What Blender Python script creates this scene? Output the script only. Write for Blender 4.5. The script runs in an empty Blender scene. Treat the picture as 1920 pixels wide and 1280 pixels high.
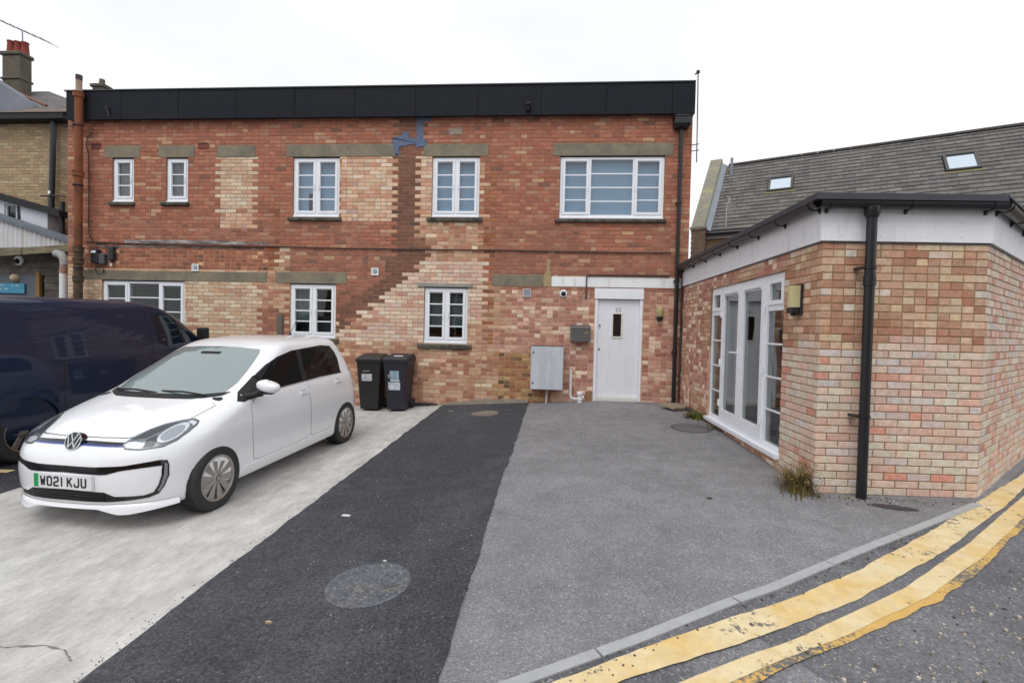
import bpy, bmesh, math, random
import numpy as np
from mathutils import Vector, Matrix
from mathutils.bvhtree import BVHTree

random.seed(7)
sc = bpy.context.scene
C = sc.collection
PI = math.pi

# ------------------------------------------------------------------ camera
cam_d = bpy.data.cameras.new('camera')
cam_d.lens = 17.44; cam_d.sensor_width = 36.0; cam_d.sensor_fit = 'HORIZONTAL'
cam_d.clip_start = 0.05; cam_d.clip_end = 600
cam = bpy.data.objects.new('camera', cam_d); C.objects.link(cam)
yaw, pit, rol = math.radians(4.444), math.radians(-1.431), math.radians(1.319)
fw = Vector((-math.sin(yaw)*math.cos(pit), math.cos(yaw)*math.cos(pit), math.sin(pit)))
ri = Vector((math.cos(yaw), math.sin(yaw), 0)); upv = ri.cross(fw)
r2 = math.cos(rol)*ri + math.sin(rol)*upv; u2 = -math.sin(rol)*ri + math.cos(rol)*upv
cam.matrix_world = Matrix(((r2.x, u2.x, -fw.x, 0), (r2.y, u2.y, -fw.y, 0), (r2.z, u2.z, -fw.z, 1.6), (0, 0, 0, 1)))
sc.camera = cam

# ------------------------------------------------------------------ overcast sky
SUN_EL, SUN_AZ = math.radians(58), math.radians(195)
w = bpy.data.worlds.new('World'); sc.world = w; w.use_nodes = True
nt = w.node_tree; nt.nodes.clear()
def N(t, k, **kw):
    n = t.nodes.new(k)
    for a, b in kw.items():
        if a.startswith('i_'):
            n.inputs[int(a[2:]) if a[2:].isdigit() else a[2:]].default_value = b
        else: setattr(n, a, b)
    return n
out = N(nt, 'ShaderNodeOutputWorld'); bg = N(nt, 'ShaderNodeBackground')
sky = N(nt, 'ShaderNodeTexSky'); sky.sky_type = 'NISHITA'; sky.sun_disc = False
sky.sun_elevation = SUN_EL; sky.sun_rotation = SUN_AZ
tc = N(nt, 'ShaderNodeTexCoord')
mp = N(nt, 'ShaderNodeMapping'); mp.inputs['Scale'].default_value = (1.0, 1.0, 2.2)
nz = N(nt, 'ShaderNodeTexNoise'); nz.inputs['Scale'].default_value = 1.6; nz.inputs['Detail'].default_value = 4; nz.inputs['Roughness'].default_value = .5
rp = N(nt, 'ShaderNodeValToRGB')
rp.color_ramp.elements[0].position = .30; rp.color_ramp.elements[0].color = (.90, .925, .965, 1)
rp.color_ramp.elements[1].position = .62; rp.color_ramp.elements[1].color = (1.10, 1.105, 1.115, 1)
sk = N(nt, 'ShaderNodeMix', data_type='RGBA', blend_type='MULTIPLY'); sk.inputs[0].default_value = 1; sk.inputs[7].default_value = (.1, .1, .1, 1)
mx = N(nt, 'ShaderNodeMix', data_type='RGBA'); mx.inputs[0].default_value = .94
L = nt.links.new
L(tc.outputs['Generated'], mp.inputs[0]); L(mp.outputs[0], nz.inputs['Vector']); L(nz.outputs['Fac'], rp.inputs[0])
L(sky.outputs[0], sk.inputs[6]); L(sk.outputs[2], mx.inputs[6]); L(rp.outputs[0], mx.inputs[7])
L(mx.outputs[2], bg.inputs['Color']); bg.inputs['Strength'].default_value = 1.0
L(bg.outputs[0], out.inputs[0])

sd = bpy.data.lights.new('sun', 'SUN'); sd.energy = 1.35; sd.angle = math.radians(35); sd.color = (1.0, .98, .955)
so = bpy.data.objects.new('sun', sd); C.objects.link(so)
sdir = Vector((math.sin(SUN_AZ)*math.cos(SUN_EL), math.cos(SUN_AZ)*math.cos(SUN_EL), math.sin(SUN_EL)))
so.rotation_euler = sdir.to_track_quat('Z', 'Y').to_euler(); so.location = (0, -5, 20)
sc.view_settings.view_transform = 'Standard'; sc.view_settings.look = 'None'
sc.view_settings.exposure = 0.0; sc.view_settings.gamma = 1.0
sc.cycles.max_bounces = 8; sc.cycles.transparent_max_bounces = 12

# ------------------------------------------------------------------ helpers
def lin(r, g, b, k=1.0):
    f = lambda c: (c/255/12.92 if c/255 <= .04045 else ((c/255+.055)/1.055)**2.4)*k
    return (f(r), f(g), f(b))
OFF = {}
def setp(o, label=None, cat=None, group=None, kind=None):
    if label: o['label'] = label
    if cat: o['category'] = cat
    if group: o['group'] = group
    if kind: o['kind'] = kind
    return o
def thing(name, label, cat, loc, group=None, local=False, rot=None):
    o = bpy.data.objects.new(name, None); C.objects.link(o); o.location = loc; o.empty_display_size = .2
    if rot is not None: o.rotation_euler = rot
    OFF[o.name] = Vector((0, 0, 0)) if local else Vector(loc)
    return setp(o, label, cat, group)

class MB:
    def __init__(s): s.v = []; s.f = []; s.c = []
    def quad(s, a, b, c, d, col=None):
        n = len(s.v); s.v += [tuple(a), tuple(b), tuple(c), tuple(d)]; s.f.append((n, n+1, n+2, n+3)); s.c.append(col)
    def poly(s, pts, col=None):
        n = len(s.v); s.v += [tuple(p) for p in pts]; s.f.append(tuple(range(n, n+len(pts)))); s.c.append(col)
    def box(s, x0, x1, y0, y1, z0, z1, M=None, col=None):
        n = len(s.v)
        P = [(x0,y0,z0),(x1,y0,z0),(x1,y1,z0),(x0,y1,z0),(x0,y0,z1),(x1,y0,z1),(x1,y1,z1),(x0,y1,z1)]
        if M is not None: P = [tuple(M @ Vector(p)) for p in P]
        s.v += P
        s.f += [(n,n+3,n+2,n+1),(n+4,n+5,n+6,n+7),(n,n+1,n+5,n+4),(n+1,n+2,n+6,n+5),(n+2,n+3,n+7,n+6),(n+3,n,n+4,n+7)]
        s.c += [col]*6
        return s
    def hexa(s, P, col=None):
        n = len(s.v); s.v += [tuple(p) for p in P]
        s.f += [(n,n+3,n+2,n+1),(n+4,n+5,n+6,n+7),(n,n+1,n+5,n+4),(n+1,n+2,n+6,n+5),(n+2,n+3,n+7,n+6),(n+3,n,n+4,n+7)]; s.c += [col]*6
        return s
    def prism(s, poly, fn, d0, d1, col=None):
        # poly: 2D outline; fn(u, v, d) -> 3D
        n = len(s.v); k = len(poly)
        s.v += [tuple(fn(u, v, d0)) for u, v in poly] + [tuple(fn(u, v, d1)) for u, v in poly]
        s.f.append(tuple(range(n+k-1, n-1, -1))); s.f.append(tuple(range(n+k, n+2*k)))
        for i in range(k):
            j = (i+1) % k; s.f.append((n+i, n+j, n+k+j, n+k+i))
        s.c += [col]*(k+2)
        return s
    def tube(s, path, r, n=10, cap=True, col=None):
        path = [Vector(p) for p in path]; rr = r if isinstance(r, (list, tuple)) else [r]*len(path)
        base = len(s.v); up = None
        for i, p in enumerate(path):
            if i == 0: d = path[1]-p
            elif i == len(path)-1: d = p-path[i-1]
            else: d = (path[i+1]-p).normalized() + (p-path[i-1]).normalized()
            d.normalize()
            if up is None:
                up = Vector((0,0,1)) if abs(d.z) < .9 else Vector((1,0,0))
            a = up.cross(d).normalized(); b = d.cross(a).normalized(); up = b
            for k in range(n):
                t = 2*PI*k/n; s.v.append(tuple(p + rr[i]*(math.cos(t)*a + math.sin(t)*b)))
        for i in range(len(path)-1):
            for k in range(n):
                q = (k+1) % n
                s.f.append((base+i*n+k, base+i*n+q, base+(i+1)*n+q, base+(i+1)*n+k)); s.c.append(col)
        if cap:
            s.f.append(tuple(base+k for k in range(n-1, -1, -1))); e = base+(len(path)-1)*n
            s.f.append(tuple(e+k for k in range(n))); s.c += [col]*2
        return s
    def lathe(s, prof, o, ax, n=32, closed=False, col=None):
        # prof: (r, h) along axis ax from o
        o = Vector(o); ax = Vector(ax).normalized(); a = Vector((0,0,1)) if abs(ax.z) < .9 else Vector((1,0,0))
        a = ax.cross(a).normalized(); b = ax.cross(a); base = len(s.v); m = len(prof)
        for r, h in prof:
            for k in range(n):
                t = 2*PI*k/n; s.v.append(tuple(o + ax*h + max(r, 1e-5)*(math.cos(t)*a + math.sin(t)*b)))
        for i in range(m if closed else m-1):
            j = (i+1) % m
            for k in range(n):
                q = (k+1) % n; s.f.append((base+i*n+k, base+i*n+q, base+j*n+q, base+j*n+k)); s.c.append(col)
        return s
    def frame(s, x0, x1, z0, z1, t, y0, y1, fn=None, tb=None):
        tb = tb if tb is not None else t
        for a, b, c, d in ((x0, x0+t, z0, z1), (x1-t, x1, z0, z1), (x0+t, x1-t, z1-t, z1), (x0+t, x1-t, z0, z0+tb)):
            if fn is None: s.box(a, b, y0, y1, c, d)
            else: s.hexa([fn(a,y0,c),fn(b,y0,c),fn(b,y1,c),fn(a,y1,c),fn(a,y0,d),fn(b,y0,d),fn(b,y1,d),fn(a,y1,d)])
        return s
    def mesh(s, name, off=Vector((0,0,0)), bevel=0, seg=1, smooth=False, fix=True, sharp=None):
        me = bpy.data.meshes.new(name)
        ox, oy, oz = off
        me.from_pydata([(a-ox, b-oy, c-oz) for a, b, c in s.v], [], s.f)
        if any(c is not None for c in s.c):
            at = me.attributes.new('bcol', 'FLOAT_COLOR', 'FACE')
            at.data.foreach_set('color', [x for c in s.c for x in ((*c, 1) if c is not None else (.5,.5,.5,1))])
        if bevel or fix or smooth:
            bm = bmesh.new(); bm.from_mesh(me)
            if smooth: bmesh.ops.remove_doubles(bm, verts=bm.verts, dist=1e-5)
            if fix: bmesh.ops.recalc_face_normals(bm, faces=bm.faces)
            if bevel:
                bmesh.ops.bevel(bm, geom=list(bm.edges), offset=bevel, segments=seg, affect='EDGES', profile=.5, clamp_overlap=True)
            bm.to_mesh(me); bm.free()
        if smooth:
            me.polygons.foreach_set('use_smooth', [True]*len(me.polygons))
            me.set_sharp_from_angle(angle=math.radians(sharp if sharp else 40))
        return me
    def build(s, name, m, parent=None, **kw):
        off = OFF[parent.name] if parent is not None else Vector((0,0,0))
        loc = kw.pop('loc', None)
        if loc is not None: off = off + Vector(loc)
        me = s.mesh(name, off, **kw)
        if m is not None: me.materials.append(m)
        o = bpy.data.objects.new(name, me); C.objects.link(o)
        if loc is not None: o.location = loc
        if parent is not None: o.parent = parent
        OFF[o.name] = off
        return o
def single(mb, name, m, label, cat, loc, group=None, **kw):
    o = mb.build(name, m, loc=loc, **kw); return setp(o, label, cat, group)

# ---- materials
MATS = {}
def mat(name, col, rough=.6, metal=0., var=0., vscale=4., bump=0., bscale=60., coat=0., spec=.5, col2=None, c2scale=3., c2=(.45,.6), streak=None):
    if name in MATS: return MATS[name]
    m = bpy.data.materials.new(name); m.use_nodes = True; t = m.node_tree
    b = t.nodes['Principled BSDF']; l = t.links.new
    b.inputs['Roughness'].default_value = rough; b.inputs['Metallic'].default_value = metal
    b.inputs['Specular IOR Level'].default_value = spec
    if coat: b.inputs['Coat Weight'].default_value = coat; b.inputs['Coat Roughness'].default_value = .03
    geo = N(t, 'ShaderNodeNewGeometry'); pos = geo.outputs['Position']
    if streak:
        mpn = N(t, 'ShaderNodeMapping'); mpn.inputs['Scale'].default_value = streak; l(pos, mpn.inputs[0]); pos2 = mpn.outputs[0]
    else: pos2 = pos
    cur = N(t, 'ShaderNodeRGB'); cur.outputs[0].default_value = (*col, 1); cur = cur.outputs[0]
    if col2:
        n1 = N(t, 'ShaderNodeTexNoise'); n1.inputs['Scale'].default_value = c2scale; n1.inputs['Detail'].default_value = 6; n1.inputs['Roughness'].default_value = .65; l(pos2, n1.inputs['Vector'])
        mr = N(t, 'ShaderNodeMapRange'); mr.inputs[1].default_value = c2[0]; mr.inputs[2].default_value = c2[1]; l(n1.outputs['Fac'], mr.inputs[0])
        mm = N(t, 'ShaderNodeMix', data_type='RGBA'); l(mr.outputs[0], mm.inputs[0]); l(cur, mm.inputs[6]); mm.inputs[7].default_value = (*col2, 1); cur = mm.outputs[2]
    if var:
        n2 = N(t, 'ShaderNodeTexNoise'); n2.inputs['Scale'].default_value = vscale; n2.inputs['Detail'].default_value = 6; n2.inputs['Roughness'].default_value = .7; l(pos, n2.inputs['Vector'])
        mr2 = N(t, 'ShaderNodeMapRange'); mr2.inputs[1].default_value = .25; mr2.inputs[2].default_value = .75; mr2.inputs[3].default_value = 1-var; mr2.inputs[4].default_value = 1+var; l(n2.outputs['Fac'], mr2.inputs[0])
        m2 = N(t, 'ShaderNodeMix', data_type='RGBA', blend_type='MULTIPLY'); m2.inputs[0].default_value = 1; l(cur, m2.inputs[6]); l(mr2.outputs[0], m2.inputs[7]); cur = m2.outputs[2]
    l(cur, b.inputs['Base Color'])
    if bump:
        n3 = N(t, 'ShaderNodeTexNoise'); n3.inputs['Scale'].default_value = bscale; n3.inputs['Detail'].default_value = 4; l(pos, n3.inputs['Vector'])
        bp = N(t, 'ShaderNodeBump'); bp.inputs['Strength'].default_value = bump; bp.inputs['Distance'].default_value = .01; l(n3.outputs['Fac'], bp.inputs['Height']); l(bp.outputs[0], b.inputs['Normal'])
    MATS[name] = m; return m
def attr_mat(name, rough=.85, var=.22, vscale=16., bump=.35, bscale=90., blotch=0., bls=9.):
    m = mat(name, (.5,.5,.5), rough, var=var, vscale=vscale, bump=bump, bscale=bscale, spec=.25)
    t = m.node_tree; rgb = [n for n in t.nodes if n.type == 'RGB'][0]
    a = N(t, 'ShaderNodeAttribute'); a.attribute_name = 'bcol'
    src = a.outputs['Color']
    if blotch:   # kiln marks: the face drifts between a pinker and a paler shade of its own colour
        n = N(t, 'ShaderNodeTexNoise'); n.inputs['Scale'].default_value = bls; n.inputs['Detail'].default_value = 3
        geo = [q for q in t.nodes if q.type == 'NEW_GEOMETRY'][0]; t.links.new(geo.outputs['Position'], n.inputs['Vector'])
        mr = N(t, 'ShaderNodeMapRange'); mr.inputs[1].default_value = .32; mr.inputs[2].default_value = .68; t.links.new(n.outputs['Fac'], mr.inputs[0])
        tint = N(t, 'ShaderNodeMix', data_type='RGBA'); tint.inputs[6].default_value = (1+.10*blotch, 1-.16*blotch, 1-.24*blotch, 1); tint.inputs[7].default_value = (1-.04*blotch, 1+.10*blotch, 1+.16*blotch, 1); t.links.new(mr.outputs[0], tint.inputs[0])
        mu = N(t, 'ShaderNodeMix', data_type='RGBA', blend_type='MULTIPLY'); mu.inputs[0].default_value = 1; t.links.new(src, mu.inputs[6]); t.links.new(tint.outputs[2], mu.inputs[7]); src = mu.outputs[2]
    for lk in list(rgb.outputs[0].links): t.links.new(src, lk.to_socket)
    return m
def glass_mat(name, ior=1.7, tint=(.85,.9,.9), rough=.005):
    m = bpy.data.materials.new(name); m.use_nodes = True; t = m.node_tree; t.nodes.clear(); l = t.links.new
    o = N(t, 'ShaderNodeOutputMaterial'); g = N(t, 'ShaderNodeBsdfGlossy'); g.inputs['Roughness'].default_value = rough
    tr = N(t, 'ShaderNodeBsdfTransparent'); tr.inputs[0].default_value = (*tint, 1)
    fr = N(t, 'ShaderNodeFresnel'); mx = N(t, 'ShaderNodeMixShader')
    geo = N(t, 'ShaderNodeNewGeometry'); im = N(t, 'ShaderNodeMapRange'); im.inputs[3].default_value = ior; im.inputs[4].default_value = 1/ior
    l(geo.outputs['Backfacing'], im.inputs[0]); l(im.outputs[0], fr.inputs[0])
    n3 = N(t, 'ShaderNodeTexNoise'); n3.inputs['Scale'].default_value = 1.7; n3.inputs['Detail'].default_value = 1
    bp = N(t, 'ShaderNodeBump'); bp.inputs['Strength'].default_value = .035; bp.inputs['Distance'].default_value = .1
    l(geo.outputs['Position'], n3.inputs['Vector']); l(n3.outputs['Fac'], bp.inputs['Height']); l(bp.outputs[0], g.inputs['Normal'])
    l(fr.outputs[0], mx.inputs[0]); l(tr.outputs[0], mx.inputs[1]); l(g.outputs[0], mx.inputs[2]); l(mx.outputs[0], o.inputs[0])
    MATS[name] = m; return m

UPVC = mat('upvc_white', lin(242,245,251), .35, var=.04, vscale=6)
BRICK = attr_mat('brick_faces', var=.26, vscale=22, blotch=.55); MORTAR = attr_mat('mortar', var=.25, vscale=10)
GLASS = glass_mat('window_glass', 1.75)
BLACKP = mat('black_plastic', lin(34,35,39), .42, var=.12, vscale=9)
STONE = mat('lintel_concrete', lin(138,130,110), .9, var=.2, vscale=9, bump=.3, bscale=60, col2=lin(118,112,100), c2scale=2.2, c2=(.4,.62))
SILL = mat('sill_stone', lin(92,90,82), .9, var=.3, vscale=14, bump=.4, bscale=50, col2=lin(60,60,56), c2scale=6, c2=(.45,.6))
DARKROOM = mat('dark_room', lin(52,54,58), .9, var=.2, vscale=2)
STEEL = mat('steel', lin(150,152,155), .35, metal=.9)

# ---- the lie of the ground (metres)
def cl(x, a, b): return max(a, min(b, x))
def gz(x, y):
    zl = -.08 + .02*(cl(y,-2,10)-4); zr = cl(.05+.026*y, 0, .295); t = cl((x+3)/4, 0, 1)
    return zl + (zr-zl)*t

# ---- projection of patches onto a shell
class Shell:
    def __init__(s, keys, M=(26,30,22), rows=70, barrel=.02, xmid=-1.2, half=1.8, zmod=None):
        K = np.array(keys, float); tt = np.arange(len(K)); T = np.linspace(0, len(K)-1, rows)
        A = np.stack([pchip(tt, K[:, j], T) for j in range(K.shape[1])], 1)
        s.v = []; s.f = []; ring = None
        for z, xf, xr, w_, nf, nr, af, ar in A:
            q = [(xf-af+af*max(math.cos(t),0)**(2/nf), w_*max(math.sin(t),0)**(2/nf)) for t in np.linspace(0, PI/2, 160)]
            r_ = [(xr+ar-ar*max(math.cos(t),0)**(2/nr), w_*max(math.sin(t),0)**(2/nr)) for t in np.linspace(PI/2, 0, 160)]
            P = resamp(q, M[0])[:-1] + [((xf-af)+(xr+ar-xf+af)*i/M[1], w_) for i in range(M[1])] + resamp(r_, M[2])
            P = [(x, y*(1-barrel*((x-xmid)/half)**2)) for x, y in P]
            R = P + [(x, -y) for x, y in reversed(P[1:-1])]
            if ring is None: ring = len(R)
            s.v += [(x, y, z + (zmod(x, y, z) if zmod else 0)) for x, y in R]
        for i in range(rows-1):
            for k in range(ring):
                q = (k+1) % ring; s.f.append((i*ring+k, i*ring+q, (i+1)*ring+q, (i+1)*ring+k))
        s.f.append(tuple(range(ring-1, -1, -1))); s.f.append(tuple(range((rows-1)*ring, rows*ring)))
        s.bvh = BVHTree.FromPolygons(s.v, s.f)
    def mesh(s, name, smooth=True, sharp=30):
        mb = MB(); mb.v = list(s.v); mb.f = list(s.f); mb.c = [None]*len(s.f); return mb
    def hit(s, o, d):
        h = s.bvh.ray_cast(Vector(o), Vector(d))
        if h[0] is None: h = s.bvh.find_nearest(Vector(o) + Vector(d)*2)
        return h[0], h[1]
    def patch(s, poly, mode, off=.003, step=.04, skirt=.006, holes=None):
        # mode: 'front' poly=(y,z); 'left'/'right' poly=(x,z); 'top' poly=(x,y); 'rear'
        bm = bmesh.new(); vs = [bm.verts.new((u, v, 0)) for u, v in poly]; bm.faces.new(vs)
        us = [p[0] for p in poly]; vv = [p[1] for p in poly]
        for ax, lo, hi in ((0, min(us), max(us)), (1, min(vv), max(vv))):
            n = int((hi-lo)/step)
            for i in range(1, n+1):
                c = lo+(hi-lo)*i/(n+1); co = [0,0,0]; co[ax] = c; no = [0,0,0]; no[ax] = 1
                bmesh.ops.bisect_plane(bm, geom=bm.verts[:]+bm.edges[:]+bm.faces[:], plane_co=co, plane_no=no)
        bmesh.ops.triangulate(bm, faces=[f for f in bm.faces if len(f.verts) > 4])
        bnd = [e for e in bm.edges if len(e.link_faces) == 1]
        ORI = {'front': (lambda u, v: (3, u, v), (-1,0,0)), 'rear': (lambda u, v: (-6, u, v), (1,0,0)), 'left': (lambda u, v: (u, 3, v), (0,-1,0)),
               'right': (lambda u, v: (u, -3, v), (0,1,0)), 'top': (lambda u, v: (u, v, 4), (0,0,-1))}
        fo, d = ORI[mode]; nrm = {}
        bm.verts.ensure_lookup_table()
        for v in bm.verts:
            p, n = s.hit(fo(v.co.x, v.co.y), d)
            if n.dot(Vector(d)) > 0: n = -n
            nrm[v] = n; v.co = p + n*off
        base = {v: v.co.copy() for v in bm.verts}; nd = dict(nrm)
        if skirt:
            new = {}
            for e in bnd:
                for v in e.verts:
                    if v not in new: new[v] = bm.verts.new(base[v] - nd[v]*(off+skirt))
            for e in bnd:
                a, b = e.verts; bm.faces.new((a, b, new[b], new[a]))
        bmesh.ops.recalc_face_normals(bm, faces=bm.faces); bm.normal_update()
        if sum(f.normal.dot(Vector(d))*f.calc_area() for f in bm.faces) > 0: bmesh.ops.reverse_faces(bm, faces=bm.faces)
        me = bpy.data.meshes.new('patch'); bm.to_mesh(me); bm.free()
        me.polygons.foreach_set('use_smooth', [True]*len(me.polygons)); me.set_sharp_from_angle(angle=math.radians(40))
        return me
def pchip(x, y, X):
    h = np.diff(x); dl = np.diff(y)/h; m = np.zeros(len(y))
    for i in range(1, len(y)-1):
        if dl[i-1]*dl[i] > 0:
            w1 = 2*h[i]+h[i-1]; w2 = h[i]+2*h[i-1]; m[i] = (w1+w2)/(w1/dl[i-1]+w2/dl[i])
    m[0] = dl[0]; m[-1] = dl[-1]
    k = np.clip(np.searchsorted(x, X, side='right')-1, 0, len(x)-2); t = (X-x[k])/h[k]
    return (2*t**3-3*t**2+1)*y[k] + (t**3-2*t**2+t)*h[k]*m[k] + (-2*t**3+3*t**2)*y[k+1] + (t**3-t**2)*h[k]*m[k+1]
def resamp(P, n):
    P = np.array(P); d = np.r_[0, np.cumsum(np.hypot(*np.diff(P, axis=0).T))]; T = np.linspace(0, d[-1], n)
    return list(zip(np.interp(T, d, P[:,0]).tolist(), np.interp(T, d, P[:,1]).tolist()))
def link(me, name, m, parent):
    me.name = name
    if m: me.materials.clear(); me.materials.append(m)
    o = bpy.data.objects.new(name, me); C.objects.link(o); o.parent = parent; OFF[o.name] = OFF[parent.name]; return o
def cut(o, cutters):
    for c in cutters:
        md = o.modifiers.new('b', 'BOOLEAN'); md.operation = 'DIFFERENCE'; md.object = c; md.solver = 'EXACT'
    dg = bpy.context.evaluated_depsgraph_get(); dg.update()
    me = bpy.data.meshes.new_from_object(o.evaluated_get(dg)); o.modifiers.clear(); old = o.data; me.name = old.name; o.data = me
    for c in cutters: bpy.data.objects.remove(c)
def stroke(mb, lines, wd, fn, dep):
    # lines: polylines in 2D; fn(u,v,d)->3D; every piece is a hair prouder than the one before it
    k = 0
    for ln in lines:
        for (a, b), (c, d) in zip(ln, ln[1:]):
            L_ = math.hypot(c-a, d-b) or 1e-6; tx, ty = (c-a)/L_, (d-b)/L_; nx, ny = -ty*wd/2, tx*wd/2; e = wd*.28
            mb.prism([(a-tx*e-nx, b-ty*e-ny), (c+tx*e-nx, d+ty*e-ny), (c+tx*e+nx, d+ty*e+ny), (a-tx*e+nx, b-ty*e+ny)], fn, 0, dep+k*.00012); k += 1
    return mb
# ------------------------------------------------------------------ ground, road, paint
def tarmac(name, col, chips=.25, chipcol=(.35,.34,.33), patch=None, pscale=.7, prange=(.45,.62), cell=115., rough=.9, streak=None, dots=None):
    m = bpy.data.materials.new(name); m.use_nodes = True; t = m.node_tree; b = t.nodes['Principled BSDF']; l = t.links.new
    b.inputs['Roughness'].default_value = rough; b.inputs['Specular IOR Level'].default_value = .3
    pos = N(t, 'ShaderNodeNewGeometry').outputs['Position']
    cur = N(t, 'ShaderNodeRGB'); cur.outputs[0].default_value = (*col, 1); cur = cur.outputs[0]
    if patch:
        mpn = N(t, 'ShaderNodeMapping'); mpn.inputs['Scale'].default_value = streak or (1,1,1); l(pos, mpn.inputs[0])
        n = N(t, 'ShaderNodeTexNoise'); n.inputs['Scale'].default_value = pscale; n.inputs['Detail'].default_value = 7; n.inputs['Roughness'].default_value = .62; l(mpn.outputs[0], n.inputs['Vector'])
        mr = N(t, 'ShaderNodeMapRange'); mr.inputs[1].default_value = prange[0]; mr.inputs[2].default_value = prange[1]; l(n.outputs['Fac'], mr.inputs[0])
        mm = N(t, 'ShaderNodeMix', data_type='RGBA'); l(mr.outputs[0], mm.inputs[0]); l(cur, mm.inputs[6]); mm.inputs[7].default_value = (*patch, 1); cur = mm.outputs[2]
    v = N(t, 'ShaderNodeTexVoronoi'); v.inputs['Scale'].default_value = cell; l(pos, v.inputs['Vector'])
    sp = N(t, 'ShaderNodeSeparateColor'); l(v.outputs['Color'], sp.inputs[0])
    mr = N(t, 'ShaderNodeMapRange'); mr.inputs[3].default_value = 1-chips; mr.inputs[4].default_value = 1+chips; l(sp.outputs[0], mr.inputs[0])
    m2 = N(t, 'ShaderNodeMix', data_type='RGBA', blend_type='MULTIPLY'); m2.inputs[0].default_value = 1; l(cur, m2.inputs[6]); l(mr.outputs[0], m2.inputs[7]); cur = m2.outputs[2]
    gt = N(t, 'ShaderNodeMath', operation='GREATER_THAN'); gt.inputs[1].default_value = .955; l(sp.outputs[1], gt.inputs[0])
    ml = N(t, 'ShaderNodeMath', operation='MULTIPLY'); ml.inputs[1].default_value = .6; l(gt.outputs[0], ml.inputs[0])
    m3 = N(t, 'ShaderNodeMix', data_type='RGBA'); l(ml.outputs[0], m3.inputs[0]); l(cur, m3.inputs[6]); m3.inputs[7].default_value = (*chipcol, 1); cur = m3.outputs[2]
    if dots:   # sparse dark spots
        v2 = N(t, 'ShaderNodeTexVoronoi'); v2.inputs['Scale'].default_value = dots[0]; l(pos, v2.inputs['Vector'])
        lt = N(t, 'ShaderNodeMath', operation='LESS_THAN'); lt.inputs[1].default_value = dots[1]; l(v2.outputs['Distance'], lt.inputs[0])
        m4 = N(t, 'ShaderNodeMix', data_type='RGBA'); l(lt.outputs[0], m4.inputs[0]); l(cur, m4.inputs[6]); m4.inputs[7].default_value = (*dots[2], 1); cur = m4.outputs[2]
    n5 = N(t, 'ShaderNodeTexNoise'); n5.inputs['Scale'].default_value = 5; n5.inputs['Detail'].default_value = 6; l(pos, n5.inputs['Vector'])
    mr5 = N(t, 'ShaderNodeMapRange'); mr5.inputs[1].default_value = .3; mr5.inputs[2].default_value = .7; mr5.inputs[3].default_value = .88; mr5.inputs[4].default_value = 1.12; l(n5.outputs['Fac'], mr5.inputs[0])
    m6 = N(t, 'ShaderNodeMix', data_type='RGBA', blend_type='MULTIPLY'); m6.inputs[0].default_value = 1; l(cur, m6.inputs[6]); l(mr5.outputs[0], m6.inputs[7])
    l(m6.outputs[2], b.inputs['Base Color'])
    bp = N(t, 'ShaderNodeBump'); bp.inputs['Strength'].default_value = .5; bp.inputs['Distance'].default_value = .004; l(v.outputs['Distance'], bp.inputs['Height']); l(bp.outputs[0], b.inputs['Normal'])
    MATS[name] = m; return m
def scratch(m, scale, mapping, rot, lo, hi, a, b):   # fine drawn-out marks of the trowel and of tyres
    t = m.node_tree; bs = t.nodes['Principled BSDF']; l = t.links.new; src = bs.inputs['Base Color'].links[0].from_socket
    pos = N(t, 'ShaderNodeNewGeometry').outputs['Position']; mp = N(t, 'ShaderNodeMapping'); mp.inputs['Rotation'].default_value = (0,0,rot); mp.inputs['Scale'].default_value = mapping; l(pos, mp.inputs[0])
    n = N(t, 'ShaderNodeTexNoise'); n.inputs['Scale'].default_value = scale; n.inputs['Detail'].default_value = 8; n.inputs['Roughness'].default_value = .7; l(mp.outputs[0], n.inputs['Vector'])
    mr = N(t, 'ShaderNodeMapRange'); mr.inputs[1].default_value = lo; mr.inputs[2].default_value = hi; mr.inputs[3].default_value = a; mr.inputs[4].default_value = b; l(n.outputs['Fac'], mr.inputs[0])
    mm = N(t, 'ShaderNodeMix', data_type='RGBA', blend_type='MULTIPLY'); mm.inputs[0].default_value = 1; l(src, mm.inputs[6]); l(mr.outputs[0], mm.inputs[7]); l(mm.outputs[2], bs.inputs['Base Color'])
YARD = tarmac('yard_tarmac', lin(132,131,134), .26, lin(182,181,180), lin(119,118,121), .45, (.36,.70), cell=125)
NEWT = tarmac('new_tarmac', lin(62,63,68), .42, lin(104,104,106), lin(78,79,84), .8, (.47,.70), cell=100, streak=(1,.35,1))
CONC = tarmac('concrete_slab', lin(200,198,195), .05, lin(184,182,178), lin(178,175,172), 1.3, (.38,.66), cell=70, streak=(2.4,.7,1), dots=(6,.035,lin(126,121,116)), rough=.85)
ROAD = tarmac('road_tarmac', lin(112,112,116), .26, lin(168,164,158), lin(86,87,92), .6, (.40,.62), cell=105)
scratch(CONC, 2.6, (4,1.1,1), .35, .30, .62, .91, 1.03); scratch(CONC, 14, (1.8,.8,1), -.3, .36, .58, .88, 1.03); scratch(CONC, 34, (1,1,1), 0, .30, .50, .90, 1.0); scratch(YARD, .8, (1,1,1), 0, .35, .65, .88, 1.06); scratch(NEWT, 1.6, (.5,2.6,1), .1, .50, .72, 1.0, 1.25)
FARG = tarmac('far_tarmac', lin(104,103,104), .2, lin(150,148,146), lin(84,84,86), .3, (.4,.6), cell=60)

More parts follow.
